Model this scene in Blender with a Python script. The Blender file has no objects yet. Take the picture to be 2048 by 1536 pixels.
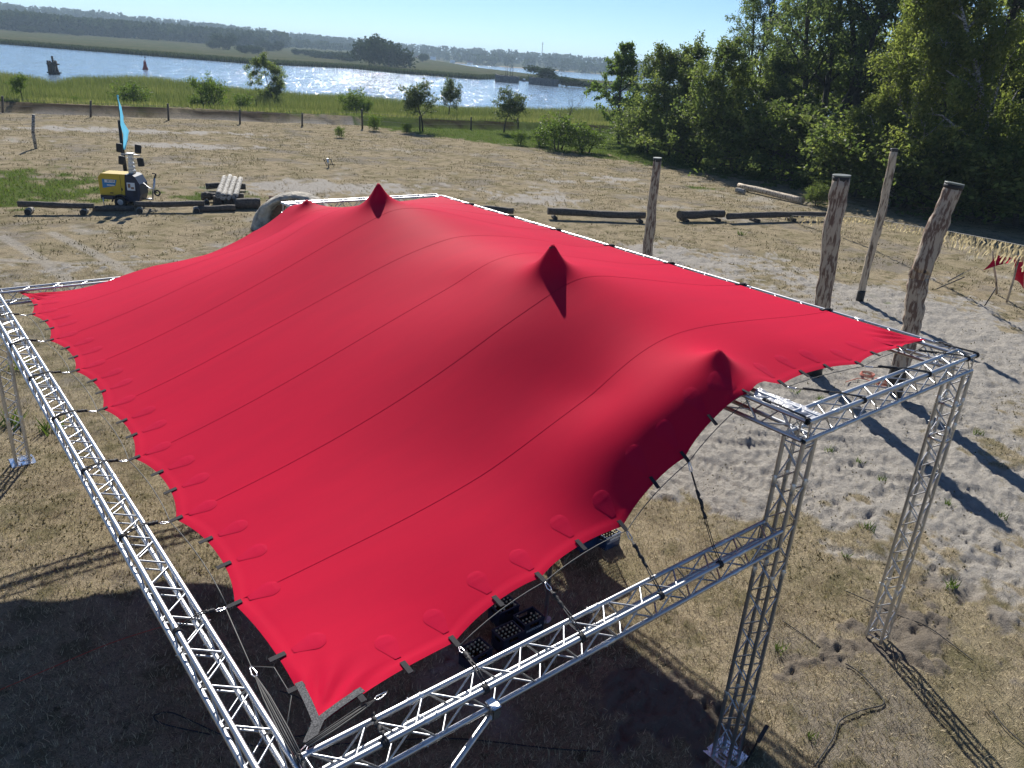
import bpy, math, random
import numpy as np
from mathutils import Vector, Matrix
R = math.radians
random.seed(7)
rng = np.random.default_rng(11)
sc = bpy.context.scene
col = sc.collection

# ------------------------------------------------------------------ camera
F, PITCH, ROLL, YAW = 1557.4307, 0.391, 0.0735, 0.7056
CAM = np.array([-2.7363, -3.7891, 8.4257])
FW = np.array([math.sin(YAW)*math.cos(PITCH), math.cos(YAW)*math.cos(PITCH), -math.sin(PITCH)])
_r = np.array([math.cos(YAW), -math.sin(YAW), 0.0]); _u = np.cross(_r, FW)
RT = math.cos(ROLL)*_r + math.sin(ROLL)*_u
UP = -math.sin(ROLL)*_r + math.cos(ROLL)*_u
cd = bpy.data.cameras.new('camera'); cam = bpy.data.objects.new('camera', cd); col.objects.link(cam)
cd.sensor_width = 36; cd.lens = F/2048*36; cd.clip_start = 0.1; cd.clip_end = 20000
M = Matrix.Identity(4)
for i in range(3):
    M[i][0], M[i][1], M[i][2], M[i][3] = RT[i], UP[i], -FW[i], CAM[i]
cam.matrix_world = M
sc.camera = cam

# ------------------------------------------------------------------ light
SUN_EL, SUN_AZ = R(35), R(29.3)
w = bpy.data.worlds.new('World'); sc.world = w; w.use_nodes = True
nt = w.node_tree; nt.nodes.clear()
sky = nt.nodes.new('ShaderNodeTexSky'); sky.sky_type = 'NISHITA'; sky.sun_disc = False
sky.sun_elevation = SUN_EL; sky.sun_rotation = SUN_AZ
sky.altitude = 0; sky.air_density = 0.7; sky.dust_density = 0.0; sky.ozone_density = 6.5
bg = nt.nodes.new('ShaderNodeBackground'); bg.inputs[1].default_value = 0.078
wo = nt.nodes.new('ShaderNodeOutputWorld')
nt.links.new(sky.outputs[0], bg.inputs[0]); nt.links.new(bg.outputs[0], wo.inputs[0])
sl = bpy.data.lights.new('sun', 'SUN'); sl.energy = 5.0; sl.angle = R(0.53); sl.color = (1.0, 0.95, 0.87)
sun = bpy.data.objects.new('sun', sl); col.objects.link(sun)
SUNV = Vector((math.sin(SUN_AZ)*math.cos(SUN_EL), math.cos(SUN_AZ)*math.cos(SUN_EL), math.sin(SUN_EL)))
sun.rotation_euler = SUNV.to_track_quat('Z', 'Y').to_euler()
sun.location = (0, 0, 40)
sc.view_settings.view_transform = 'Standard'; sc.view_settings.look = 'None'
sc.view_settings.exposure = 0.60; sc.view_settings.gamma = 1.0; sc.view_settings.use_curve_mapping = False
sc.render.engine = 'CYCLES'
sc.cycles.max_bounces = 8; sc.cycles.transparent_max_bounces = 12
sc.cycles.sample_clamp_indirect = 6.0

# ------------------------------------------------------------------ helpers
def ray(px, py):
    d = FW + RT*(px-1024)/F - UP*(py-768)/F
    return d/np.linalg.norm(d)
def at(px, py, z=0.0):                 # a point of the photograph on the level z
    d = ray(px, py); t = (z-CAM[2])/d[2]
    return CAM + d*t
def onplane(px, py, ax, v):
    d = ray(px, py); t = (v-CAM[ax])/d[ax]
    return CAM + d*t
def hpx(p, npx):                       # metres that npx photo pixels cover at p
    return npx*float((np.asarray(p)-CAM)@FW)/F

def _hash(ix, iy, seed):
    h = (ix*374761393 + iy*668265263 + seed*1274126177) & 0x7fffffff
    h = ((h ^ (h >> 13))*1103515245) & 0x7fffffff
    return ((h ^ (h >> 16)) & 0xffff)/65535.0
def vnoise(x, y, seed=0):
    x = np.asarray(x, float); y = np.asarray(y, float)
    ix = np.floor(x).astype(np.int64); iy = np.floor(y).astype(np.int64)
    fx = x-ix; fy = y-iy; fx = fx*fx*(3-2*fx); fy = fy*fy*(3-2*fy)
    a = _hash(ix, iy, seed); b = _hash(ix+1, iy, seed); c = _hash(ix, iy+1, seed); d = _hash(ix+1, iy+1, seed)
    return (a*(1-fx)+b*fx)*(1-fy)+(c*(1-fx)+d*fx)*fy
def fbm(x, y, oct=4, seed=0):
    s = 0; a = 0.5; t = 0
    for o in range(oct):
        s = s + a*vnoise(np.asarray(x)*2**o, np.asarray(y)*2**o, seed+o*17); t += a; a *= .5
    return s/t

def tag(o, label=None, cat=None, group=None, kind=None):
    if label: o['label'] = label
    if cat: o['category'] = cat
    if group: o['group'] = group
    if kind: o['kind'] = kind
    return o
def empty(name, loc=(0, 0, 0), rz=0.0):
    o = bpy.data.objects.new(name, None); col.objects.link(o)
    o.location = loc; o.rotation_euler = (0, 0, rz); o.empty_display_size = .2
    return o
def link(name, me, parent=None, mat4=None):
    o = bpy.data.objects.new(name, me); col.objects.link(o)
    if parent: o.parent = parent
    if mat4 is not None: o.matrix_local = mat4
    return o
def npmesh(name, V, T, k, mat=None, smooth=False, attr=None):
    """V (n,3) float, T (m,k) int"""
    me = bpy.data.meshes.new(name); V = np.ascontiguousarray(V, dtype=np.float32); T = np.ascontiguousarray(T, dtype=np.int32)
    n, m = len(V), len(T)
    me.vertices.add(n); me.vertices.foreach_set('co', V.ravel())
    me.loops.add(m*k); me.loops.foreach_set('vertex_index', T.ravel())
    me.polygons.add(m); me.polygons.foreach_set('loop_start', np.arange(0, m*k, k, dtype=np.int32))
    me.polygons.foreach_set('use_smooth', np.full(m, smooth, dtype=bool))
    me.update(calc_edges=True)
    if attr:
        for an, dom, typ, arr in attr:
            a = me.attributes.new(an, typ, dom)
            a.data.foreach_set('vector' if typ == 'FLOAT_VECTOR' else ('color' if typ == 'FLOAT_COLOR' else 'value'), np.ascontiguousarray(arr, dtype=np.float32).ravel())
    if mat: me.materials.append(mat)
    return me

class MB:
    """collects shapes, then links them as ONE mesh object"""
    def __init__(s): s.v = []; s.f = []; s.sm = []
    def add(s, v, f, smooth=False):
        n = len(s.v); s.v += [tuple(map(float, p)) for p in v]; s.f += [tuple(i+n for i in q) for q in f]; s.sm += [smooth]*len(f); return s
    def box(s, c, d, rz=0.0, rot=None, bev=0.0):
        dx, dy, dz = d[0]/2, d[1]/2, d[2]/2
        if bev <= 0:
            P = [(-dx,-dy,-dz),(dx,-dy,-dz),(dx,dy,-dz),(-dx,dy,-dz),(-dx,-dy,dz),(dx,-dy,dz),(dx,dy,dz),(-dx,dy,dz)]
            Fc = [(0,3,2,1),(4,5,6,7),(0,1,5,4),(1,2,6,5),(2,3,7,6),(3,0,4,7)]
        else:
            b = bev; P = []; Fc = []
            for z, ins in ((-dz, b), (-dz+b, 0), (dz-b, 0), (dz, b)):
                x, y = dx-ins, dy-ins
                P += [(-x+b,-y,z),(x-b,-y,z),(x,-y+b,z),(x,y-b,z),(x-b,y,z),(-x+b,y,z),(-x,y-b,z),(-x,-y+b,z)]
            for r in range(3):
                for i in range(8):
                    j = (i+1) % 8; Fc.append((r*8+i, r*8+j, r*8+8+j, r*8+8+i))
            Fc.append(tuple(range(7, -1, -1))); Fc.append(tuple(range(24, 32)))
        m = rot if rot is not None else Matrix.Rotation(rz, 3, 'Z')
        return s.add([m @ Vector(p) + Vector(c) for p in P], Fc)
    def tube(s, pts, r, n=8, cap=True, smooth=True, wob=0.0, seed=0):
        pts = [Vector(p) for p in pts]; k = len(pts)
        rs = r if hasattr(r, '__len__') else [r]*k
        rg = random.Random(seed)
        V = []; ref = None
        for i, p in enumerate(pts):
            t = (pts[min(i+1, k-1)]-pts[max(i-1, 0)])
            t = t.normalized() if t.length > 1e-9 else Vector((0, 0, 1))
            if ref is None: ref = Vector((0, 0, 1)) if abs(t.z) < .9 else Vector((1, 0, 0))
            a = t.cross(ref).normalized(); b = a.cross(t).normalized(); ref = b
            for j in range(n):
                an = 2*math.pi*j/n; rr = rs[i]*(1+wob*(rg.random()-.5))
                V.append(p+a*(math.cos(an)*rr)+b*(math.sin(an)*rr))
        Fc = []
        for i in range(k-1):
            for j in range(n):
                q = (j+1) % n; Fc.append((i*n+j, i*n+q, (i+1)*n+q, (i+1)*n+j))
        s.add(V, Fc, smooth)
        if cap:
            b0 = len(s.v)-len(V)
            s.f += [tuple(b0+j for j in range(n-1, -1, -1)), tuple(b0+(k-1)*n+j for j in range(n))]; s.sm += [False, False]
        return s
    def cyl(s, a, b, r, n=12, r2=None): return s.tube([a, b], [r, r if r2 is None else r2], n)
    def lathe(s, prof, c=(0, 0, 0), n=16, rot=None):
        V = []; m = rot or Matrix.Identity(3)
        for (r, z) in prof:
            for j in range(n):
                a = 2*math.pi*j/n; V.append(m @ Vector((r*math.cos(a), r*math.sin(a), z)) + Vector(c))
        Fc = []
        for i in range(len(prof)-1):
            for j in range(n):
                q = (j+1) % n; Fc.append((i*n+j, i*n+q, (i+1)*n+q, (i+1)*n+j))
        s.add(V, Fc, True)
        return s
    def ring(s, c, R_, r, axis='Z', n=16, m=6, rot=None):
        V = []; Fc = []
        for i in range(n):
            a = 2*math.pi*i/n
            for j in range(m):
                b = 2*math.pi*j/m; rr = R_+r*math.cos(b)
                p = Vector((rr*math.cos(a), rr*math.sin(a), r*math.sin(b)))
                if axis == 'X': p = Vector((p.z, p.x, p.y))
                elif axis == 'Y': p = Vector((p.x, p.z, p.y))
                if rot is not None: p = rot @ p
                V.append(p+Vector(c))
        for i in range(n):
            for j in range(m):
                Fc.append((i*m+j, i*m+(j+1) % m, ((i+1) % n)*m+(j+1) % m, ((i+1) % n)*m+j))
        return s.add(V, Fc, True)
    def prism(s, poly, z0, z1, m=None):
        n = len(poly); P = [Vector((x, y, z0)) for x, y in poly]+[Vector((x, y, z1)) for x, y in poly]
        if m is not None: P = [m @ p for p in P]
        Fc = [tuple(range(n-1, -1, -1)), tuple(range(n, 2*n))]+[(i, (i+1) % n, n+(i+1) % n, n+i) for i in range(n)]
        return s.add(P, Fc)
    def mesh(s, name, mat=None):
        me = bpy.data.meshes.new(name); me.from_pydata(s.v, [], s.f); me.update()
        me.polygons.foreach_set('use_smooth', s.sm)
        if mat: me.materials.append(mat)
        return me
    def build(s, name, mat=None, parent=None): return link(name, s.mesh(name, mat), parent)

def text_mesh(txt, size, mat, parent, name='lettering', loc=(0, 0, 0), rot=(0, 0, 0), extrude=.002):
    cu = bpy.data.curves.new(name, 'FONT'); cu.body = txt; cu.size = size; cu.align_x = 'CENTER'; cu.align_y = 'CENTER'; cu.extrude = extrude; cu.resolution_u = 2
    tmp = bpy.data.objects.new('tmp_text', cu); col.objects.link(tmp)
    dg = bpy.context.evaluated_depsgraph_get(); me = bpy.data.meshes.new_from_object(tmp.evaluated_get(dg))
    bpy.data.objects.remove(tmp); me.name = name; me.materials.clear(); me.materials.append(mat)
    o = link(name, me, parent); o.location = loc; o.rotation_euler = rot
    return o

# ------------------------------------------------------------------ materials
def mat(name, base, rough=.6, metal=0.0, spec=.5, noise=None, bump=None, c2=None, stretch=(1, 1, 1), coord='Object', trans=0.0, sheen=0.0, sub=None, attr=None):
    """noise=(scale, lo, hi): mixes base and c2 by noise; bump=(scale, strength, dist)"""
    m = bpy.data.materials.new(name); m.use_nodes = True; t = m.node_tree; N = t.nodes; L = t.links
    p = N['Principled BSDF']; out = N['Material Output']
    p.inputs['Base Color'].default_value = (*base, 1); p.inputs['Roughness'].default_value = rough
    p.inputs['Metallic'].default_value = metal; p.inputs['Specular IOR Level'].default_value = spec
    if sheen: p.inputs['Sheen Weight'].default_value = sheen; p.inputs['Sheen Roughness'].default_value = .45; p.inputs['Sheen Tint'].default_value = (1, .42, .50, 1)
    tc = N.new('ShaderNodeTexCoord'); mp = N.new('ShaderNodeMapping'); mp.inputs['Scale'].default_value = stretch
    L.new(tc.outputs[coord], mp.inputs[0])
    if noise:
        nz = N.new('ShaderNodeTexNoise'); nz.inputs['Scale'].default_value = noise[0]; nz.inputs['Detail'].default_value = 6; nz.inputs['Roughness'].default_value = .6
        L.new(mp.outputs[0], nz.inputs['Vector'])
        rp = N.new('ShaderNodeMapRange'); rp.inputs[1].default_value = noise[1]; rp.inputs[2].default_value = noise[2]
        L.new(nz.outputs[0], rp.inputs[0])
        mx = N.new('ShaderNodeMix'); mx.data_type = 'RGBA'
        mx.inputs[6].default_value = (*base, 1); mx.inputs[7].default_value = (*(c2 or base), 1)
        L.new(rp.outputs[0], mx.inputs[0]); L.new(mx.outputs[2], p.inputs['Base Color'])
        last = mx.outputs[2]
    if bump:
        bz = N.new('ShaderNodeTexNoise'); bz.inputs['Scale'].default_value = bump[0]; bz.inputs['Detail'].default_value = 5
        L.new(mp.outputs[0], bz.inputs['Vector'])
        bp = N.new('ShaderNodeBump'); bp.inputs['Strength'].default_value = bump[1]; bp.inputs['Distance'].default_value = bump[2]
        L.new(bz.outputs[0], bp.inputs['Height']); L.new(bp.outputs[0], p.inputs['Normal'])
    if trans:
        tr = N.new('ShaderNodeBsdfTranslucent'); tr.inputs[0].default_value = (*base, 1)
        if noise: L.new(last, tr.inputs[0])
        ms = N.new('ShaderNodeMixShader'); ms.inputs[0].default_value = trans
        L.new(p.outputs[0], ms.inputs[1]); L.new(tr.outputs[0], ms.inputs[2]); L.new(ms.outputs[0], out.inputs[0])
    return m
def leafmat(name, c1, c2, c3, trans=.35, tint=1.5, spec=.10):
    """leaves: colour varies leaf by leaf (face attribute 'tone'), part of the light passes through"""
    m = bpy.data.materials.new(name); m.use_nodes = True; t = m.node_tree; N = t.nodes; L = t.links
    p = N['Principled BSDF']; p.inputs['Roughness'].default_value = .55; p.inputs['Specular IOR Level'].default_value = spec
    a = N.new('ShaderNodeAttribute'); a.attribute_name = 'tone'
    r = N.new('ShaderNodeValToRGB'); e = r.color_ramp.elements
    e[0].color = (*c1, 1); e[1].color = (*c3, 1); x = e.new(.5); x.color = (*c2, 1)
    L.new(a.outputs['Fac'], r.inputs[0]); L.new(r.outputs[0], p.inputs['Base Color'])
    tr = N.new('ShaderNodeBsdfTranslucent')
    g = N.new('ShaderNodeMix'); g.data_type = 'RGBA'; g.blend_type = 'MULTIPLY'; g.inputs[0].default_value = 1; g.inputs[7].default_value = (tint*1.05, tint*1.12, tint*.70, 1)
    L.new(r.outputs[0], g.inputs[6]); L.new(g.outputs[2], tr.inputs[0])
    ms = N.new('ShaderNodeMixShader'); ms.inputs[0].default_value = trans
    L.new(p.outputs[0], ms.inputs[1]); L.new(tr.outputs[0], ms.inputs[2]); L.new(ms.outputs[0], N['Material Output'].inputs[0])
    return m
ALU = mat('aluminium', (.58, .59, .61), .40, 1.0, noise=(6, .35, .68), c2=(.36, .37, .39), bump=(60, .06, .01))
ALU2 = mat('aluminium_worn', (.70, .71, .72), .42, 1.0, noise=(20, .3, .7), c2=(.52, .53, .54))
STEEL = mat('bright_steel', (.85, .85, .86), .22, 1.0)
BLACK = mat('black_rope', (.012, .012, .014), .7, noise=(90, .4, .6), c2=(.03, .03, .033), bump=(120, .5, .004))
STRAP = mat('black_webbing', (.012, .012, .016), .8, spec=.3, noise=(160, .4, .6), c2=(.03, .03, .036), bump=(300, .4, .002))
GREY = mat('grey_webbing', (.05, .052, .055), .8, spec=.2, noise=(90, .42, .6), c2=(.15, .15, .155), bump=(200, .4, .003))
REDF = mat('red_stretch_fabric', (.54, .0080, .038), .6, spec=0.008, sheen=.10, noise=(1.1, .3, .7), c2=(.48, .0075, .036), bump=(5, .12, .005), stretch=(.5, 2.2, 1))
SEAM = mat('red_seam', (.40, .0060, .030), .7, spec=0.004, sheen=.08)
REDP = mat('red_patch', (.50, .0080, .039), .6, spec=0.008, sheen=.10, noise=(8, .3, .7), c2=(.49, .0075, .042), bump=(60, .25, .004))
CORDG = mat('grey_cord', (.10, .10, .095), .7)
DARKW = mat('weathered_wood', (.13, .105, .085), .85, noise=(9, .35, .65), c2=(.055, .048, .042), stretch=(1, 1, 1), bump=(14, .8, .03))
BARKP = mat('peeled_bark', (.44, .36, .27), .8, noise=(7, .47, .56), c2=(.15, .090, .062), stretch=(1.6, 1.6, .35), bump=(10, .7, .03))
PALEW = mat('pale_wood', (.52, .42, .30), .75, noise=(6, .5, .60), c2=(.13, .085, .055), stretch=(1.6, 1.6, .3), bump=(10, .6, .02))
BIRCH = mat('birch_bark', (.40, .38, .34), .8, spec=.2, noise=(6, .47, .60), c2=(.05, .045, .04), stretch=(1, 1, 2.2), bump=(12, .4, .02))
TRUNK = mat('tree_bark', (.075, .062, .05), .9, noise=(4, .4, .6), c2=(.035, .03, .026), bump=(8, .6, .04))
TARB = mat('black_paint', (.014, .014, .015), .6, bump=(20, .3, .01))
PLANKM = mat('brown_plank', (.34, .20, .115), .7, noise=(5, .35, .65), c2=(.21, .12, .07), stretch=(.3, 2, 2), bump=(18, .4, .01))
ROCKM = mat('grey_rock_shell', (.56, .51, .41), .85, spec=.2, noise=(2.2, .38, .62), c2=(.22, .205, .18), bump=(4, 1.0, .12))
CONC = mat('old_concrete', (.17, .165, .16), .9, noise=(1.2, .4, .6), c2=(.09, .09, .09), bump=(4, .5, .1))
YELL = mat('yellow_paint', (.62, .42, .02), .38, noise=(3, .4, .6), c2=(.56, .38, .022))
DBLUE = mat('dark_blue_plastic', (.012, .018, .045), .45)
CBLUE = mat('crate_blue', (.02, .05, .12), .4)
CDARK = mat('crate_dark', (.014, .017, .035), .45)
WHITE = mat('white_paint', (.78, .78, .76), .5)
SKYB = mat('light_blue_decal', (.03, .22, .46), .5)
RUBBER = mat('rubber', (.018, .018, .019), .8)
GLASSD = mat('dark_glass', (.01, .012, .015), .08)
ORANGE = mat('orange_cable', (.50, .10, .05), .6)
BUOY = mat('red_buoy_paint', (.36, .045, .03), .5, noise=(2, .4, .6), c2=(.22, .03, .02))
FLAGM = mat('light_blue_flag', (.14, .46, .66), .7, trans=.55)
PLASTIC = mat('clear_white_sheet', (.78, .78, .80), .18, spec=.8, bump=(9, .9, .05), trans=.25)
GARL = mat('straw_yellow_strips', (.70, .60, .37), .8, spec=.05, noise=(3, .4, .6), c2=(.56, .47, .28), trans=.4)
CAPG = mat('green_grey_cap', (.14, .16, .14), .5)
REDROOF = mat('roof_tiles', (.22, .09, .06), .8)
# ------------------------------------------------------------------ terrain
WATER = -1.2
def azd(p): return math.atan2(p[0]-CAM[0], p[1]-CAM[1]), math.hypot(p[0]-CAM[0], p[1]-CAM[1])
def curve(pxs, z):
    q = sorted(azd(at(x, y, z)) for x, y in pxs)
    return np.array([a for a, d in q]), np.array([d for a, d in q])
S1 = curve([(-120,150),(0,143),(60,151),(108,164),(150,153),(300,153),(450,173),(600,186),(700,191),(800,201),(900,213),(1000,216),(1180,223),(1500,246),(1900,275)], 0.35)
S2 = curve([(-120,80),(0,88),(150,100),(300,112),(500,128),(700,137),(800,147),(900,155),(955,159),(1000,158),(1060,163),(1110,166),(1190,176),(1400,192),(1900,228)], WATER)
S3 = curve([(700,112),(790,119),(870,128),(960,139),(1050,148),(1130,156),(1190,161),(1400,176),(1900,212)], WATER)
S4 = curve([(700,111.5),(800,118),(900,125.5),(1000,133.5),(1100,141),(1190,147.5),(1400,163),(1900,202)], WATER)
def sdist(c, az): return np.interp(az, c[0], c[1])
HAZ0, HAZ1 = azd(at(0, 80, 0))[0], azd(at(1000, 140, 0))[0]
BAY0 = azd(at(800, 119, WATER))[0]
FL0 = np.array([10.0, 95.2]); FD = np.array([56.7, -14.9]); FD = FD/np.linalg.norm(FD); FN = np.array([-FD[1], FD[0]])
def fence_s(x, y): return (x-FL0[0])*FN[0]+(y-FL0[1])*FN[1]
def sstep(a, b, x):
    t = np.clip((x-a)/(b-a), 0, 1); return t*t*(3-2*t)
def blob(x, y, cx, cy, rx, ry, rot=0.0):
    c, s = math.cos(rot), math.sin(rot); dx, dy = x-cx, y-cy
    u = (dx*c+dy*s)/rx; v = (-dx*s+dy*c)/ry
    return np.exp(-(u*u+v*v))
TRACKS = [  # tyre tracks in the sand: (points, half width)
    ([(9.5,9.3),(10.6,7.2),(11.6,5.2),(12.0,3.0)], .26), ([(11.0,10.2),(11.4,8.0),(11.3,6.2),(10.4,4.6)], .26),
    ([(10.2,9.8),(11.2,7.6),(13.2,5.6),(14.8,4.8)], .22),
    ([(14,11),(18,6.8),(20,3.4),(20.5,-1)], .24), ([(16,11.5),(20,7.6),(22.4,3.8),(23,-1)], .24),
    ([(13.2,6.4),(15.6,4.4),(17.8,3.0),(21,2.4)], .24), ([(13.4,4.4),(14.6,2.8),(16.0,1.2),(17,-1)], .22),
    ([(22,16),(28,13.5),(34,12.2)], .25), ([(22,14.6),(27,12.4),(33,11.0)], .25), ([(20,20),(27,17.2),(34,15.6)], .25),
    ([(1.5,36),(2.2,31),(2.6,25),(2.8,18)], .3), ([(3.4,36),(4.2,31),(4.9,25),(5.2,20)], .3), ([(-1,33),(3,30),(8,28.5),(12,29)], .25),
]
def trackfield(x, y):
    """tread relief and track mask"""
    h = np.zeros_like(x); mk = np.zeros_like(x)
    for pts, hw in TRACKS:
        acc = 0.0
        for (ax, ay), (bx, by) in zip(pts[:-1], pts[1:]):
            L = math.hypot(bx-ax, by-ay); ux, uy = (bx-ax)/L, (by-ay)/L
            s = (x-ax)*ux+(y-ay)*uy; d = (x-ax)*(-uy)+(y-ay)*ux
            ins = (s > -.05) & (s < L+.05) & (np.abs(d) < hw*1.7)
            k = np.where(ins, np.clip(1-np.abs(d/hw)**4, -0.6, 1), 0)
            tr = np.sin(2*math.pi*((s+acc)/.17+np.abs(d)*1.6))
            h = h + np.where(ins, np.clip(k, 0, 1)*(-.03+.026*tr)+np.where(k < 0, .03*np.exp(-((np.abs(d)-hw*1.2)/.09)**2), 0), 0)
            mk = np.maximum(mk, np.where(ins, np.clip(k, 0, 1), 0)); acc += L
    return h, mk
def masks(x, y):
    """sand and green cover of the field, from patches that are where the photograph has them"""
    n1 = fbm(x/3.1, y/3.1, 4, 3); n2 = fbm(x/.9, y/.9, 3, 5); n3 = fbm(x/7, y/7, 3, 9)
    s = 1.25*blob(x, y, 25, 7.5, 12, 6.5, -.35)+1.1*blob(x, y, 15.5, 6.5, 4.5, 4.5)+.55*blob(x, y, 14, 0, 4.5, 3.5)+.9*blob(x, y, 11.0, 7.4, 3.0, 3.2)
    s += .95*blob(x, y, 4.9, 1.1, 1.1, 1.0)+.7*blob(x, y, 7.4, .5, 1.6, .6)+.8*blob(x, y, 9.5, -.3, 1.4, .8)
    s += .95*blob(x, y, 16, 79, 13, 2.6, -.25)+.8*blob(x, y, 19, 67, 8, 2.6, -.25)+.85*blob(x, y, 21, 44, 7, 4.5, -.3)+.55*blob(x, y, 45, 43, 6, 3)
    s += .75*blob(x, y, 27, 21, 9, 5, -.5)+.6*blob(x, y, 33, 37, 6, 3.5)+.5*blob(x, y, 3, 30, 6, 5)
    n4 = np.where(np.hypot(x-4, y-4) < 45, fbm(x/.28, y/.28, 3, 15), fbm(x/.9, y/.6, 3, 16))
    sand = sstep(.40, .56, s*.8+(n1-.5)*.75+(n2-.5)*.65+(n4-.5)*.70)
    sand = np.maximum(sand*.97, .55*sstep(.60, .74, n1*.6+n2*.4)*(np.hypot(x-12, y-5) < 70))
    g = .9*blob(x, y, 4, 52, 8, 7)+.8*blob(x, y, 3, 45, 7, 4)+1.2*blob(x, y, 66, 74, 17, 9, -.3)+.9*blob(x, y, 58, 79, 9, 5, -.3)+.8*blob(x, y, 50.5, 37.5, 2.4, 1.4, -.6)+.5*blob(x, y, 14, 42, 5, 2.5)
    g += 1.1*sstep(2.0, 7.5, fence_s(x, y))+1.3*sstep(60, 72, x+y*.25-4)*(y > 0)
    green = sstep(.50, .72, g*.85+(n2-.5)*1.2+(n1-.5)*.5)
    return sand, green, n1, n2, n3
def height(x, y):
    az = np.arctan2(x-CAM[0], y-CAM[1]); d = np.hypot(x-CAM[0], y-CAM[1])
    r1, r2, r3, r4 = (sdist(c, az) for c in (S1, S2, S3, S4))
    s = fence_s(x, y)
    near = 1-sstep(30, 120, d)
    field = .18*(fbm(x/14, y/14, 3, 21)-.5)*sstep(14, 40, np.hypot(x-4, y-6))
    bank = .75*sstep(3.2, 3.9, s+1.1*(fbm(x/5, y/5, 3, 2)-.5))*(1-sstep(7, 16, s)) - .35*sstep(.3, 1.0, s)*(1-sstep(2.9, 3.6, s)) - .75*sstep(8, 22, s)
    bank = bank*(1-sstep(88, 112, x))
    land1 = field+bank
    h = land1*1.0
    shore = sstep(0, 1, (r1-d)/9.0)
    h = np.where(d > r1-9, (WATER-.25)+(h-(WATER-.25))*shore, h)
    h = np.where(d > r1, WATER-1.2, h)
    far = WATER+.1+.45*sstep(0, 12, d-r2)
    rise = 6.5*sstep(650, 1500, d)+(6+26*(1-sstep(HAZ0, HAZ1, az)))*sstep(1500, 2500, d)
    far2 = far+rise+.35*(fbm(x/60, y/60, 3, 31)-.5)*sstep(10, 60, d-r2)
    h = np.where(d > r2, far2, h)
    bay = (az > BAY0)
    h = np.where(bay & (d > r3-14), WATER+(h-WATER)*sstep(0, 14, r3-d), h)
    h = np.where(bay & (d > r3) & (d < r4), WATER-1.2, h)
    h = np.where(bay & (d > r4), WATER+.2+1.3*sstep(0, 25, d-r4)+16*sstep(30, 700, d-r4), h)
    return h
def gz(x, y): return float(height(np.array([float(x)]), np.array([float(y)]))[0])

def polar(azs, radii):
    A, Rr = np.meshgrid(azs, radii)
    X = CAM[0]+Rr*np.sin(A); Y = CAM[1]+Rr*np.cos(A)
    na, nr = len(azs), len(radii)
    i = np.arange(nr-1)[:, None]*na+np.arange(na)[None, :]
    j = np.roll(np.arange(na), -1)
    i2 = np.arange(nr-1)[:, None]*na+j[None, :]
    T = np.stack([i, i2, i2+na, i+na], -1).reshape(-1, 4)[:, ::-1]
    return X.ravel(), Y.ravel(), T
azs = np.concatenate([np.arange(-4, 88, .16), np.arange(88, 356, 4.0)])*math.pi/180
radii = [2.2]
while radii[-1] < 7000: radii.append(radii[-1]*(1.005 if radii[-1] < 42 else 1.012 if radii[-1] < 160 else 1.02))
X, Y, T = polar(azs, np.array(radii))
Z = height(X, Y)
sand, green, n1, n2, n3 = masks(X, Y)
D = np.hypot(X-CAM[0], Y-CAM[1])
trk, tmk = trackfield(X, Y)
nearw = (1-sstep(45, 110, D))
lump = (fbm(X/.50, Y/.36, 4, 41)-.5)*.17+(.30-np.abs(2*fbm(X/.22, Y/.17, 3, 43)-1))*.12+(fbm(X/1.6, Y/1.6, 2, 44)-.5)*.12
lump += -.05*sstep(.62, .74, fbm(X/.30, Y/.24, 2, 47))
Z = Z+nearw*(sand**1.6*(lump*(1-tmk*.85)+trk*sstep(.05, .3, sand+tmk*.3))+(1-sand)*(fbm(X/.3, Y/.3, 3, 45)-.5)*.045)
sand = np.maximum(sand, tmk*.6*(D < 60))
# zones for the material: 0 field, 1 marsh / far meadow, 2 beach
AZ = np.arctan2(X-CAM[0], Y-CAM[1]); r1, r2, r3, r4 = (sdist(c, AZ) for c in (S1, S2, S3, S4))
meadow = ((D > r2)*1.0)
beach = ((AZ > BAY0) & (D > r4-3) & (D < r4+22))*sstep(.30, .5, fbm(AZ*60, AZ*0+2.0, 2, 5))
dark = sstep(3.1, 3.5, fence_s(X, Y)+1.1*(fbm(X/5, Y/5, 3, 2)-.5))*(1-sstep(4.4, 5.4, fence_s(X, Y)))*(D < 200)*(X < 100)*sstep(.34, .5, fbm(X/9, Y/9, 3, 79))
trackw = sstep(.2, .8, fence_s(X, Y))*(1-sstep(2.4, 3.2, fence_s(X, Y)))*(X < 95)*(D < 200)
sand = np.maximum(sand, trackw*sstep(.25, .42, fbm(X/4, Y/1.5, 3, 77)))
cov = np.stack([sand, green, np.maximum(dark, 0), np.ones_like(sand)], -1)
soil = np.clip(1.3*blob(X, Y, 4.9, 1.1, 1.9, 1.8)+1.3*blob(X, Y, 7.4, .5, 2.4, 1.2)+1.4*blob(X, Y, 9.5, -.3, 2.2, 1.6), 0, 1)
far_ = np.stack([meadow, beach, soil, np.ones_like(sand)], -1)
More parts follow.
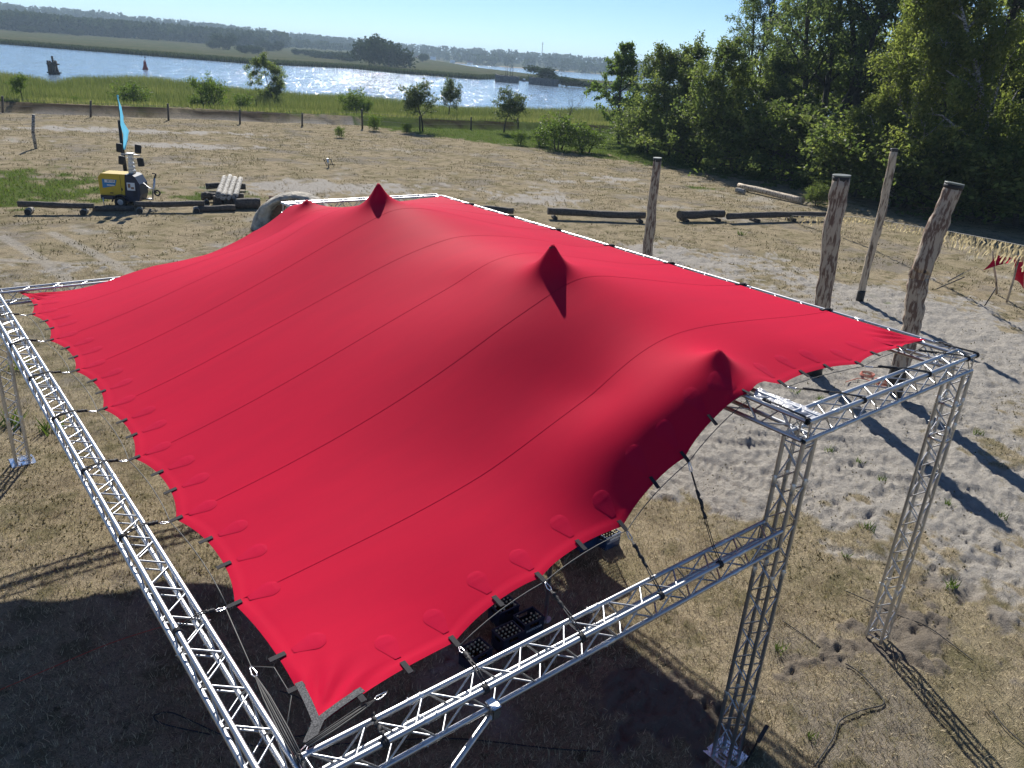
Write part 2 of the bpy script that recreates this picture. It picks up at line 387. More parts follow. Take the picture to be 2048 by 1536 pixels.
def groundmat():
    m = bpy.data.materials.new('dry_field'); m.use_nodes = True; t = m.node_tree; N = t.nodes; L = t.links
    p = N['Principled BSDF']; p.inputs['Roughness'].default_value = 1; p.inputs['Specular IOR Level'].default_value = 0
    tc = N.new('ShaderNodeTexCoord')
    def noise(sc_, det=6, rough=.62, st=None):
        n = N.new('ShaderNodeTexNoise'); n.inputs['Scale'].default_value = sc_; n.inputs['Detail'].default_value = det; n.inputs['Roughness'].default_value = rough
        if st:
            mp = N.new('ShaderNodeMapping'); mp.inputs['Scale'].default_value = st; L.new(tc.outputs['Object'], mp.inputs[0]); L.new(mp.outputs[0], n.inputs['Vector'])
        else: L.new(tc.outputs['Object'], n.inputs['Vector'])
        return n.outputs[0]
    def mix(f, a, b):
        x = N.new('ShaderNodeMix'); x.data_type = 'RGBA'
        for s_, v in ((0, f), (6, a), (7, b)):
            if isinstance(v, tuple): x.inputs[s_].default_value = (*v, 1)
            elif isinstance(v, float): x.inputs[s_].default_value = v
            else: L.new(v, x.inputs[s_])
        return x.outputs[2]
    def rng_(v, lo, hi, a=0.0, b=1.0):
        r = N.new('ShaderNodeMapRange'); r.inputs[1].default_value = lo; r.inputs[2].default_value = hi; r.inputs[3].default_value = a; r.inputs[4].default_value = b
        L.new(v, r.inputs[0]); return r.outputs[0]
    def at_(nm):
        a = N.new('ShaderNodeAttribute'); a.attribute_name = nm; s = N.new('ShaderNodeSeparateColor'); L.new(a.outputs['Color'], s.inputs[0]); return s.outputs
    C = at_('cover'); Fa = at_('far')
    f1, f2, f3 = noise(1.1), noise(9.0), noise(55.0)
    f4 = noise(.35, 4)
    straw = mix(rng_(f2, .35, .65), (.315, .262, .175), (.155, .130, .090))
    straw = mix(rng_(f3, .42, .66), straw, (.46, .385, .26))
    straw = mix(rng_(f1, .50, .68, 0, .8), straw, (.145, .118, .082))
    straw = mix(rng_(f4, .48, .66, 0, .55), straw, (.185, .165, .092))
    straw = mix(rng_(noise(.22, 5, .65), .52, .62, 0, .7), straw, (.21, .19, .165))
    straw = mix(rng_(noise(.9, 7, .7, (1, 1.3, 1)), .52, .62, 0, .75), straw, (.125, .115, .062))
    straw = mix(rng_(noise(2.6, 5, .7), .60, .68, 0, .8), straw, (.075, .07, .04))
    sandc = mix(rng_(f2, .3, .7), (.46, .43, .385), (.34, .315, .28))
    sandc = mix(rng_(f3, .60, .72, 0, .6), sandc, (.17, .15, .125))
    sandc = mix(rng_(Fa['Blue'], .25, .8, 0, .9), sandc, (.20, .17, .135))
    grn = mix(rng_(f2, .35, .65), (.095, .135, .030), (.05, .085, .018))
    c = mix(C['Red'], straw, sandc)
    c = mix(rng_(C['Green'], 0, 1, 0, .9), c, grn)
    c = mix(rng_(C['Blue'], 0, 1, 0, .95), c, (.045, .033, .024))
    md = mix(rng_(noise(.035, 5, .6), .38, .62), (.066, .080, .034), (.105, .095, .058))
    md = mix(rng_(noise(.2, 4, .6, (1, .3, 1)), .45, .6, 0, .6), md, (.045, .062, .024))
    c = mix(Fa['Red'], c, md)
    c = mix(Fa['Green'], c, (.42, .33, .22))
    L.new(c, p.inputs['Base Color'])
    b0 = N.new('ShaderNodeBump'); b0.inputs['Distance'].default_value = .16
    L.new(noise(4.2, 9, .68), b0.inputs['Height']); L.new(rng_(C['Red'], 0, 1, .12, .85), b0.inputs['Strength'])
    b1 = N.new('ShaderNodeBump'); L.new(b0.outputs[0], b1.inputs['Normal']); b1.inputs['Strength'].default_value = .75; b1.inputs['Distance'].default_value = .05
    ad = N.new('ShaderNodeMath'); ad.operation = 'ADD'; L.new(f2, ad.inputs[0]); L.new(f3, ad.inputs[1]); L.new(ad.outputs[0], b1.inputs['Height'])
    L.new(b1.outputs[0], p.inputs['Normal'])
    return m
me = npmesh('ground', np.stack([X, Y, Z], -1), T, 4, groundmat(), True,
            [('cover', 'POINT', 'FLOAT_COLOR', cov), ('far', 'POINT', 'FLOAT_COLOR', far_)])
tag(link('ground', me), kind='structure')

# water
def watermat():
    m = bpy.data.materials.new('rippled_water'); m.use_nodes = True; t = m.node_tree; N = t.nodes; L = t.links
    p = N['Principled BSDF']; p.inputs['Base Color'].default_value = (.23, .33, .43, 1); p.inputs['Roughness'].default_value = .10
    tc = N.new('ShaderNodeTexCoord'); m1 = N.new('ShaderNodeMapping'); m1.inputs['Rotation'].default_value = (0, 0, SUN_AZ); L.new(tc.outputs['Object'], m1.inputs[0])
    def noise(st, det, rough=.6):
        mp = N.new('ShaderNodeMapping'); mp.inputs['Scale'].default_value = st; L.new(m1.outputs[0], mp.inputs[0])
        n = N.new('ShaderNodeTexNoise'); n.inputs['Scale'].default_value = 1; n.inputs['Detail'].default_value = det; n.inputs['Roughness'].default_value = rough
        L.new(mp.outputs[0], n.inputs['Vector']); return n.outputs
    def vm(op, a, b):
        x = N.new('ShaderNodeVectorMath'); x.operation = op
        for k, v in ((0, a), (1, b)):
            if isinstance(v, tuple): x.inputs[k].default_value = v
            else: L.new(v, x.inputs[k])
        return x.outputs[0]
    rip = vm('SUBTRACT', noise((1.3, 2.0, 1), 5, .7)['Color'], (.5, .5, .5))          # slopes of the small ripples
    swl = vm('SUBTRACT', noise((.25, .12, 1), 3)['Color'], (.5, .5, .5))               # slopes of the longer waves
    pt = N.new('ShaderNodeMapRange'); pt.inputs[1].default_value = .42; pt.inputs[2].default_value = .70; pt.inputs[3].default_value = .30; pt.inputs[4].default_value = 1.7
    L.new(noise((1.1, .13, 1), 4, .65)[0], pt.inputs[0])                              # gusts: patches of steeper ripples
    sc_ = N.new('ShaderNodeVectorMath'); sc_.operation = 'SCALE'; L.new(rip, sc_.inputs[0]); L.new(pt.outputs[0], sc_.inputs['Scale'])
    sl_ = vm('ADD', vm('MULTIPLY', sc_.outputs[0], (2.2, 2.2, 0)), vm('MULTIPLY', swl, (.35, .35, 0)))
    nrm = N.new('ShaderNodeVectorMath'); nrm.operation = 'NORMALIZE'; L.new(vm('ADD', sl_, (0, 0, 1)), nrm.inputs[0])
    L.new(nrm.outputs[0], p.inputs['Normal'])
    return m
wa = np.concatenate([np.arange(-10, 95, 5.0)])*math.pi/180
WV = []; WT = []
for a in wa:
    for d in (95, 400, 1500, 6500): WV.append((CAM[0]+d*math.sin(a), CAM[1]+d*math.cos(a), WATER))
for i in range(len(wa)-1):
    for j in range(3): WT.append((i*4+j, i*4+j+1, i*4+j+5, i*4+j+4))
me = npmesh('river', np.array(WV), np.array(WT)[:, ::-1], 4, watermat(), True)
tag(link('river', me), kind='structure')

# ------------------------------------------------------------------ foliage tools
def blades(P, h, wd, lean, mat_, name, tone=None, flat=False, seed=1):
    """single-triangle blades standing (or lying) at P"""
    n = len(P); g = np.random.default_rng(seed)
    a = g.uniform(0, 2*np.pi, n); hh = h*g.uniform(.6, 1.25, n); b = g.uniform(0, 2*np.pi, n)
    side = np.stack([np.cos(a), np.sin(a), np.zeros(n)], -1)*(wd*g.uniform(.6, 1.3, n))[:, None]/2
    ln = lean*g.uniform(.2, 1.0, n)
    tip = np.stack([np.cos(b)*ln*hh, np.sin(b)*ln*hh, hh*(np.sqrt(np.clip(1-ln*ln, .02, 1)))], -1)
    if flat: tip[:, 2] = g.uniform(.005, .05, n)
    V = np.stack([P-side, P+side, P+tip], 1).reshape(-1, 3)
    T_ = np.arange(n*3).reshape(-1, 3)
    tn = g.uniform(0, 1, n) if tone is None else np.clip(tone+g.uniform(-.4, .4, n), 0, 1)
    return npmesh(name, V, T_, 3, mat_, False, [('tone', 'FACE', 'FLOAT', tn)])
STRAWL = leafmat('straw_blades', (.15, .115, .075), (.38, .31, .20), (.72, .62, .43), .15, 1.0)
REEDL = leafmat('reed_blades', (.070, .092, .032), (.13, .155, .055), (.25, .235, .11), .35)
GRASSL = leafmat('grass_blades', (.05, .085, .018), (.09, .14, .028), (.16, .19, .05), .3)

# dry straw over the near field
def scatter(n, rmin, rmax, az0, az1, seed):
    g = np.random.default_rng(seed)
    d = np.sqrt(g.uniform(0, 1, n))*(rmax-rmin)+rmin; d = rmin+(rmax-rmin)*g.uniform(0, 1, n)**1.0
    a = g.uniform(az0, az1, n)
    return CAM[0]+d*np.sin(a), CAM[1]+d*np.cos(a), g
x, y, g = scatter(330000, 5.5, 34, R(-2), R(82), 3)
sd, gr, a1, a2, a3 = masks(x, y); _, tk = trackfield(x, y)
keep = g.uniform(0, 1, len(x)) < np.clip((1-sd)*(.35+.9*a2)-tk*.7, .02, 1)
x, y = x[keep], y[keep]
P = np.stack([x, y, height(x, y)+(fbm(x/.3, y/.3, 3, 45)-.5)*.045+.004], -1)
tag(link('dry_grass', blades(P, .10, .011, .97, STRAWL, 'dry_grass', seed=4)), kind='stuff')
# withered tufts over the whole field
x, y, g = scatter(170000, 12, 112, R(-4), R(76), 13)
sd, gr, a1, a2, a3 = masks(x, y); cl = fbm(x/.8, y/.8, 2, 91)*.6+fbm(x/4, y/4, 2, 92)*.4
keep = (cl > .50) & (fence_s(x, y) < .2) & (g.uniform(0, 1, len(x)) < (1-sd*.8)) & (x+y*.25 < 74)
x, y = x[keep], y[keep]; dd = np.hypot(x-CAM[0], y-CAM[1])
TUFTL = leafmat('withered_blades', (.075, .068, .034), (.15, .125, .070), (.29, .24, .15), .2, 1.0)
P = np.stack([x, y, height(x, y)], -1)
tag(link('withered_tufts', blades(P, .10*np.clip(dd/40, .5, 1.5), .045, 1.0, TUFTL, 'withered_tufts', seed=14)), kind='stuff')
# green grass clumps on the field and along the shrubs
x, y, g = scatter(150000, 25, 125, R(-2), R(75), 5)
sd, gr, a1, a2, a3 = masks(x, y); sfn = fence_s(x, y)
keep = (gr > .45) & (sfn < 4.5) & (g.uniform(0, 1, len(x)) < gr)
x, y = x[keep], y[keep]
P = np.stack([x, y, height(x, y)], -1)
tag(link('green_grass', blades(P, .22, .05, .8, GRASSL, 'green_grass', seed=6)), kind='stuff')
# reed bed between the field and the water
g = np.random.default_rng(8); n = 230000
a = g.uniform(R(-3), R(62), n); rr1 = sdist(S1, a)
xs = np.sin(a); ys = np.cos(a)
d0 = (4.8+FL0@FN-(CAM[0]*FN[0]+CAM[1]*FN[1]))/(xs*FN[0]+ys*FN[1])
d = d0+(rr1+1.0-d0)*g.uniform(0, 1, n)**.8
x, y = CAM[0]+d*xs, CAM[1]+d*ys
dens = sstep(.2, .5, fbm(x/6, y/6, 3, 61)+.25*sstep(12, 30, fence_s(x, y)))
keep = (d0 < rr1) & (g.uniform(0, 1, n) < .25+.75*dens); x, y, d, rr1 = x[keep], y[keep], d[keep], rr1[keep]
hgt = .55+1.25*sstep(8, 26, fence_s(x, y))*(.75+.5*fbm(x/9, y/9, 3, 62))
P = np.stack([x, y, height(x, y)-.05], -1)
tone = .30+.75*(fbm(x/11, y/6, 3, 63)-.35)+.25*(1-sstep(6, 16, fence_s(x, y)))
tag(link('reed_bed', blades(P, 1.0*hgt, .10, .35, REEDL, 'reed_bed', tone=tone, seed=9)), kind='stuff')
# reed fringe of the far bank and of the spit
g = np.random.default_rng(10); n = 60000
a = g.uniform(R(-3), R(60), n); rr2 = sdist(S2, a)
d = rr2+g.uniform(0, 1, n)**2*26
x, y = CAM[0]+d*np.sin(a), CAM[1]+d*np.cos(a)
P = np.stack([x, y, height(x, y)-.2], -1)
FARR = leafmat('far_reeds', (.030, .046, .020), (.055, .072, .030), (.10, .105, .050), .2)
tag(link('far_reed_fringe', blades(P, 2.0, .8, .4, FARR, 'far_reed_fringe', seed=12)), kind='stuff')

# leaf meshes
def leafcloud(C, size, name, mat_, seed=1, droop=0.0, tone=None, flatness=0.0):
    """one four-sided leaf (two triangles) per centre, tilted any way"""
    n = len(C); g = np.random.default_rng(seed)
    u = g.normal(size=(n, 3)); u[:, 2] = u[:, 2]*(1-flatness)-droop; u /= np.linalg.norm(u, axis=1)[:, None]
    v = g.normal(size=(n, 3)); v -= (v*u).sum(1)[:, None]*u; v /= np.linalg.norm(v, axis=1)[:, None]
    s = size*g.uniform(.6, 1.35, n)[:, None]
    V = np.stack([C-u*s*.6, C+v*s*.33, C+u*s*.6, C-v*s*.33], 1).reshape(-1, 3)
    tn = g.uniform(0, 1, n) if tone is None else np.clip(tone+g.uniform(-.22, .22, n), 0, 1)
    return npmesh(name, V, np.arange(n*4).reshape(-1, 4), 4, mat_, False, [('tone', 'FACE', 'FLOAT', tn)])

def skeleton(H, spread, nlimb, seed, trunks=1, start=.25, up=.75, droop=0.0, levels=3, crownshape=None, lean=.05):
    """branches: list of (points, radii); twig points with directions"""
    rg = random.Random(seed); BR = []; TW = []
    def grow(p, dr, L, r, lev):
        k = 5 if lev == 0 else 4; pts = [p.copy()]; rad = [r]; d = dr.normalized()
        for i in range(k):
            j = .10 if lev == 0 else .26
            d = (d+Vector((rg.gauss(0, j), rg.gauss(0, j), rg.gauss(0, j*.6)+(0.03 if lev == 0 else .05)-droop*.16*lev))).normalized()
            pts.append(pts[-1]+d*(L/k)); rad.append(r*(1-.8*(i+1)/k))
        BR.append((pts, rad, lev))
        if lev >= levels-1:
            for i in range(1, len(pts)): TW.append((pts[i], d.copy(), lev))
            return
        nb = nlimb if lev == 0 else rg.randint(4, 6)
        for b in range(nb):
            t = (start+(1-start)*(b+rg.random())/nb) if lev == 0 else .25+.75*(b+rg.random())/nb
            q = t*k; i = min(int(q), k-1); p0 = pts[i].lerp(pts[i+1], q-i)
            an = b*2.4+rg.uniform(-.5, .5); axis = (pts[i+1]-pts[i]).normalized()
            s1 = axis.orthogonal().normalized(); s1 = Matrix.Rotation(an, 3, axis) @ s1
            upw = up*(.6+.6*t) if lev == 0 else .55
            dd = (s1+axis*upw).normalized()
            if lev == 0:
                prof = crownshape(t) if crownshape else (1-.55*abs(t-.45))
                L2 = spread*prof*rg.uniform(.8, 1.15)
            else: L2 = L*rg.uniform(.38, .62)
            grow(p0, dd, L2, max(rad[i]*.55, .012), lev+1)
        if lev == 0: TW.append((pts[-1], d.copy(), 1))
    for k in range(trunks):
        an = 2*math.pi*k/max(trunks, 1)+rg.random()
        off = Vector((math.cos(an), math.sin(an), 0))*(.35 if trunks > 1 else 0)
        ln = lean if trunks == 1 else .22
        grow(off, Vector((math.cos(an)*ln, math.sin(an)*ln, 1)), H*rg.uniform(.85, 1), H*.016+.03, 0)
    return BR, TW

def make_tree(name, H, spread, nlimb, nleaf, leafsize, lm, tm, seed, cl=.8, trunks=1, start=.25, up=.75, droop=0.0, hang=0.0, levels=3, crownshape=None, minlev=0, lean=.05):
    """meshes of trunk, limbs and crown"""
    BR, TW = skeleton(H, spread, nlimb, seed, trunks, start, up, droop, levels, crownshape, lean)
    g = np.random.default_rng(seed+5)
    mt, ml = MB(), MB()
    for pts, rad, lev in BR:
        if lev == 0: mt.tube(pts, rad, 8, wob=.15, seed=seed)
        elif lev == 1: ml.tube(pts, rad, 5, cap=False)
        elif lev == 2 and len(BR) < 900: ml.tube(pts[::2], rad[::2], 3, cap=False)
    tw = np.array([p for p, d, l in TW]); td = np.array([d for p, d, l in TW])
    idx = g.integers(0, len(tw), nleaf)
    clump = g.normal(size=(nleaf, 3))*cl*np.array([1, 1, .75])
    C = tw[idx]+clump*.5+td[idx]*g.uniform(-.3, .6, nleaf)[:, None]*cl
    if hang: C[:, 2] -= g.uniform(0, 1, nleaf)**1.5*hang*(.4+.6*_hash(idx, idx*3, 9))
    C[:, 2] = np.maximum(C[:, 2], .1)
    tone = .15+.5*_hash(idx, idx*7+3, 4)+.0
    crown = leafcloud(C, leafsize, name+'_crown', lm, seed+9, droop=.6 if hang else .15, tone=tone)
    return mt.mesh(name+'_trunk', tm), ml.mesh(name+'_limbs', tm), crown

LF_BIRCH = leafmat('birch_leaves', (.075, .100, .032), (.165, .190, .058), (.33, .34, .12), .55)
LF_WILLOW = leafmat('willow_leaves', (.055, .080, .036), (.115, .150, .062), (.25, .28, .13), .5)
LF_DENSE = leafmat('alder_leaves', (.055, .080, .030), (.120, .152, .050), (.28, .30, .11), .5)
LF_POPLAR = leafmat('poplar_leaves', (.065, .10, .030), (.13, .18, .048), (.26, .31, .09), .5)
LF_SHRUB = leafmat('shrub_leaves', (.055, .085, .016), (.10, .15, .028), (.19, .23, .055), .45)
LF_GREY = leafmat('grey_green_leaves', (.05, .07, .03), (.10, .125, .055), (.19, .21, .11), .35)
HAZE = 0.00018
# ------------------------------------------------------------------ trees of the grove on the right and shrubs by the reeds
def plant(kind, meshes, loc, scale, rz, label, cat, group=None, names=('trunk', 'limbs', 'crown'), sz=None):
    e = empty(kind, loc, rz); tag(e, label, cat, group)
    s = scale if hasattr(scale, '__len__') else (scale, scale, scale if sz is None else sz)
    e.scale = s
    for n_, m_ in zip(names, meshes):
        if m_ and len(m_.vertices): link(n_, m_, e)
    return e
SH = lambda t: 1.25-.9*t
P_BIRCH = [make_tree('birch', 18, 5.2, 19, 34000, .185, LF_BIRCH, BIRCH, s, cl=.48, start=.10, up=.85, hang=1.9, crownshape=lambda t: 1.15-.8*t) for s in (21, 22)]
P_WILLOW = [make_tree('willow', 20, 5.6, 13, 32000, .21, LF_WILLOW, TRUNK, s, cl=.55, trunks=3, start=.30, up=1.2, crownshape=lambda t: 1.1-.6*t) for s in (31, 32)]
P_DENSE = [make_tree('alder', 11, 4.6, 20, 28000, .20, LF_DENSE, TRUNK, s, cl=.48, trunks=2, start=.04, up=.75, crownshape=lambda t: 1.2-.85*t) for s in (41, 42)]
P_POP = make_tree('poplar', 12, 4.2, 15, 12000, .26, LF_POPLAR, TRUNK, 51, cl=.42, start=.12, up=.9, crownshape=lambda t: 1.15-.75*t)
P_UNDER = [make_tree('thicket', 4.2, 2.6, 14, 8500, .19, LF_DENSE, TRUNK, s, cl=.42, trunks=3, start=.05, up=.5, crownshape=lambda t: 1.2-.5*t) for s in (61, 62)]
P_SHRUB = [make_tree('shrub', 2.6, 1.5, 9, 3200, .16, LF_SHRUB, TRUNK, s, cl=.36, trunks=3, start=.08, up=1.0) for s in (71, 72)]
P_SMALL = [make_tree('small_tree', 4.0, 1.8, 9, 4200, .16, lf, TRUNK, s, cl=.40, start=.32, up=.8) for s, lf in ((81, LF_GREY), (82, LF_SHRUB))]
P_OAK = make_tree('oak', 7.5, 3.3, 12, 11000, .22, LF_DENSE, TRUNK, 85, cl=.55, start=.10, up=.7)
def tree_at(kind, meshes, px, py, topy, H, label, cat='tree', group=None, rz=0.0, wide=1.0, push=0.0):
    p = at(px, py, 0); d = math.hypot(*(p-CAM)[:2])
    p = p+np.array([p[0]-CAM[0], p[1]-CAM[1], 0])/d*push
    p[2] = gz(p[0], p[1]); hh = hpx(p, py-topy)*(1+push/d); s = hh/H
    return plant(kind, meshes, tuple(p), (s*wide, s*wide, s), rz, label, cat, group)
G = 'trees of the grove beside the field'
tree_at('poplar_tree', P_POP, 1238, 288, 90, 12.4, 'open young poplar at the left end of the grove, lake showing through its leaves', group=G, rz=.4)
tree_at('alder_tree', P_DENSE[0], 1345, 315, 95, 11.3, 'rounded bushy tree with pale leaf tips right of the open young poplar', group=G, rz=1, wide=1.0)
tree_at('alder_tree', P_DENSE[1], 1435, 335, 78, 11.3, 'tall bushy tree leafy to the ground behind the left log benches', group=G, rz=2.2, wide=.95)
tree_at('alder_tree', P_DENSE[0], 1530, 345, 175, 11.3, 'lower dark bushy tree in front of the bare willow trunks', group=G, rz=4, wide=1.15)
tree_at('willow_tree', P_WILLOW[0], 1490, 330, 30, 20.5, 'slender feathery tree against the sky left of the tall willow', group=G, rz=.8, push=14, wide=.75)
tree_at('willow_tree', P_WILLOW[1], 1610, 360, -60, 20.5, 'tall dark willow with several bare trunks and sky between', group=G, rz=2.0, push=10, wide=.92)
tree_at('willow_tree', P_WILLOW[0], 1720, 375, -80, 20.5, 'tall dark willow just behind the left drooping birch', group=G, rz=3.6, push=14, wide=.95)
tree_at('willow_tree', P_WILLOW[1], 1900, 400, -90, 20.5, 'dark willow filling the gap behind the two drooping birches', group=G, rz=5.2, push=18, wide=1.1)
tree_at('birch_tree', P_BIRCH[0], 1772, 412, -40, 18.6, 'drooping yellow green birch above the four wooden poles', group=G, rz=.6, wide=.95)
tree_at('birch_tree', P_BIRCH[1], 1985, 440, -120, 18.6, 'drooping birch at the right edge of the photo', group=G, rz=2.4, wide=1.0)
tree_at('birch_tree', P_BIRCH[1], 1668, 385, 150, 18.6, 'short drooping birch whose sprays hang over the lying log', group=G, rz=4.4, wide=1.2)
tree_at('birch_tree', P_BIRCH[0], 2200, 470, -150, 18.6, 'birch just beyond the right edge of the photo', group=G, rz=3.3, wide=1.1, push=3)
tree_at('willow_tree', P_WILLOW[0], 2120, 430, -120, 20.5, 'dark willow at the far right behind the drooping birch', group=G, rz=1.4, push=16, wide=1.2)
tree_at('alder_tree', P_DENSE[1], 1585, 345, 195, 11.3, 'dark bushy tree far behind the bare willow trunks', group=G, rz=.3, push=30, wide=1.3)
tree_at('alder_tree', P_DENSE[0], 1680, 360, 175, 11.3, 'dark bushy tree behind the thick pole and the willow', group=G, rz=2.7, push=26, wide=1.35)
tree_at('alder_tree', P_DENSE[1], 1800, 380, 190, 11.3, 'dark bushy tree behind the left drooping birch', group=G, rz=3.9, push=24, wide=1.35)
tree_at('alder_tree', P_DENSE[0], 1930, 400, 190, 11.3, 'dark bushy tree behind the gap of the two drooping birches', group=G, rz=5.1, push=24, wide=1.4)
tree_at('alder_tree', P_DENSE[1], 2080, 420, 200, 11.3, 'dark bushy tree behind the birch at the right edge', group=G, rz=1.9, push=22, wide=1.4)
UG = 'dark thickets at the foot of the grove'
for k, (px, py, ty, lab, wd) in enumerate([
    (1290, 312, 225, 'dark thicket under the open young poplar', 1.2), (1385, 335, 235, 'dark thicket left of the tallest lone pole', 1.3),
    (1470, 352, 235, 'dark thicket behind the upper end of the lying log', 1.3), (1560, 372, 240, 'dark thicket above the middle of the lying log', 1.3),
    (1690, 405, 270, 'dark thicket behind the thick pole with a flat black cap', 1.3), (1790, 425, 280, 'dark thicket behind the thin pale pole', 1.3),
    (1880, 440, 285, 'dark thicket behind the crooked pole', 1.3), (1965, 455, 290, 'dark thicket above the straw garland by the right edge', 1.3),
    (2050, 470, 290, 'dark thicket cut by the right edge of the photo', 1.4)]):
    tree_at('thicket', P_UNDER[k % 2], px, py, ty, 4.6, lab, 'bush', UG, rz=k*1.3, wide=wd, push=4.0)
e = tree_at('thicket', P_UNDER[1], 1632, 412, 372, 4.6, 'small pale shrub at the lower end of the lying log', 'bush', rz=.3, wide=1.0)
SG = 'shrubs and young trees along the reed bed'
def shr(px, py, ty, m, H, kind, lab, wd=1.0, cat='shrub', rz=0.0): return tree_at(kind, m, px, py, ty, H, lab, cat, SG, rz=rz, wide=wd)
shr(48, 214, 168, P_SMALL[1], 4.3, 'small_tree', 'small umbrella shaped tree near the left edge before the reeds', 1.0, 'tree', 1)
shr(262, 210, 166, P_SHRUB[0], 2.9, 'shrub', 'leafy shrub right behind the tip of the blue flag', 1.25, rz=2)
shr(418, 222, 166, P_SHRUB[1], 2.9, 'shrub', 'upright yellow green shrub left of the dark lone tree', 1.0, rz=3)
shr(392, 220, 196, P_SHRUB[0], 2.9, 'shrub', 'low pale shrub at the left foot of the upright shrub', 1.2, rz=.5)
shr(483, 226, 196, P_SHRUB[1], 2.9, 'shrub', 'low bright shrub beside a fence post left of the dark tree', 1.2, rz=1.7)
shr(551, 206, 118, P_OAK, 7.9, 'dark_tree', 'dark lone tree standing in the reeds against the water', 1.0, 'tree', 2.1)
shr(710, 228, 182, P_SHRUB[0], 2.9, 'shrub', 'dark upright shrub touching a fence post at mid field', 1.1, rz=4)
shr(738, 232, 198, P_SMALL[1], 4.3, 'small_tree', 'small round tree just right of the dark upright shrub', 1.0, 'tree', rz=.2)
shr(845, 262, 178, P_SMALL[0], 4.3, 'small_tree', 'grey green fruit tree with a bare stem on the field edge', 1.05, 'tree', 5)
shr(897, 240, 166, P_SMALL[0], 4.3, 'small_tree', 'slim grey green tree between two fence posts', .8, 'tree', 2.7)
shr(1008, 265, 190, P_SMALL[0], 4.3, 'small_tree', 'spreading grey green tree left of the bare branched tree', 1.15, 'tree', 1.2)
shr(1115, 300, 244, P_SHRUB[0], 2.9, 'shrub', 'yellow green shrub under the bare branched tree', 1.3, rz=1.1)
shr(1170, 305, 262, P_SHRUB[1], 2.9, 'shrub', 'grey green shrub between the bare tree and the young poplar', 1.5, rz=2.9)
shr(1080, 292, 262, P_SHRUB[1], 2.9, 'shrub', 'dark low shrub left of the bare branched tree', 1.3, rz=.9)
shr(1040, 290, 266, P_SHRUB[0], 2.9, 'shrub', 'low green shrub in the long grass below the spreading tree', 1.2, rz=3.9)
shr(750, 262, 236, P_SHRUB[1], 2.9, 'shrub', 'tiny shrub right of the fence post below the round tree', .9, rz=3.9)
shr(680, 276, 258, P_SHRUB[0], 2.9, 'shrub', 'tiny dark shrub alone on the dry field', .9, rz=5)
shr(812, 268, 250, P_SHRUB[0], 2.9, 'shrub', 'tiny pale shrub left of the fruit tree stem', .9, rz=1.5)
shr(150, 212, 196, P_SHRUB[1], 2.9, 'shrub', 'tiny shrub in the reeds left of the blue flag', 1.0, rz=1.5)
# bare tree
BR, TW = skeleton(4.6, 3.2, 7, 94, 1, .35, .8, 0, 3)
mb = MB(); ml = MB()
for pts, rad, lev in BR: (mb if lev == 0 else ml).tube(pts, [max(r_*(1.0 if lev else 1.1), .012) for r_ in rad], 5)
p = at(1140, 268, 0); s_ = hpx(p, 68)/4.7
plant('bare_tree', (mb.mesh('bare_trunk', TRUNK), ml.mesh('bare_limbs', TRUNK)), (p[0], p[1], gz(p[0], p[1])), s_, 1.0, 'leafless branched tree rising from the shrubs before the water', 'tree', names=('trunk', 'limbs'))

# ------------------------------------------------------------------ far shore
def hit(px, py):
    """where the sight line meets the far terrain"""
    d = ray(px, py); t = np.geomspace(330, 6800, 900); Q = CAM[None]+d[None]*t[:, None]
    h = height(Q[:, 0], Q[:, 1]); i = np.argmax(Q[:, 2] < h)
    return np.array([Q[i, 0], Q[i, 1], h[i]]) if i else None
def put(px, dist):
    a = azd(at(px, 400, 0))[0]; d = ray(px, 128+.0796*(px-1024)); a = math.atan2(d[0], d[1])
    x, y = CAM[0]+dist*math.sin(a), CAM[1]+dist*math.cos(a)
    return np.array([x, y, gz(x, y)])
def tuftmesh(name, n, lm, seed, w=.5, blobs=7):
    g = np.random.default_rng(seed); cs = g.normal(size=(blobs, 3))*np.array([.24, .24, .22])+np.array([0, 0, .46])
    C = cs[g.integers(0, blobs, n)]+g.normal(size=(n, 3))*np.array([.13, .13, .12]); C[:, 2] = np.clip(C[:, 2], .02, 1.02)
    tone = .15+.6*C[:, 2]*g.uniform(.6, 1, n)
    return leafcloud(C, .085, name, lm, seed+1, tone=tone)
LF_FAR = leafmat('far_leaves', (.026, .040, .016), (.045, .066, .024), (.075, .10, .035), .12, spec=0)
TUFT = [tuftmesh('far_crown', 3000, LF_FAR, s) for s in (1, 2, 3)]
FTR = MB().cyl((0, 0, -.05), (0, 0, .5), .02, 6).mesh('far_trunk', TRUNK)
def fartree(px, py, ty, wpx, lab, k=0, dist=None):
    p = put(px, dist) if dist else hit(px, py)
    if p is None: return
    H = hpx(p, py-ty); W = hpx(p, wpx)
    e = plant('far_tree', (FTR, TUFT[k % 3]), tuple(p), (W, W, H), k*1.1, lab, 'tree', 'single trees on the far meadow', names=('trunk', 'crown'))
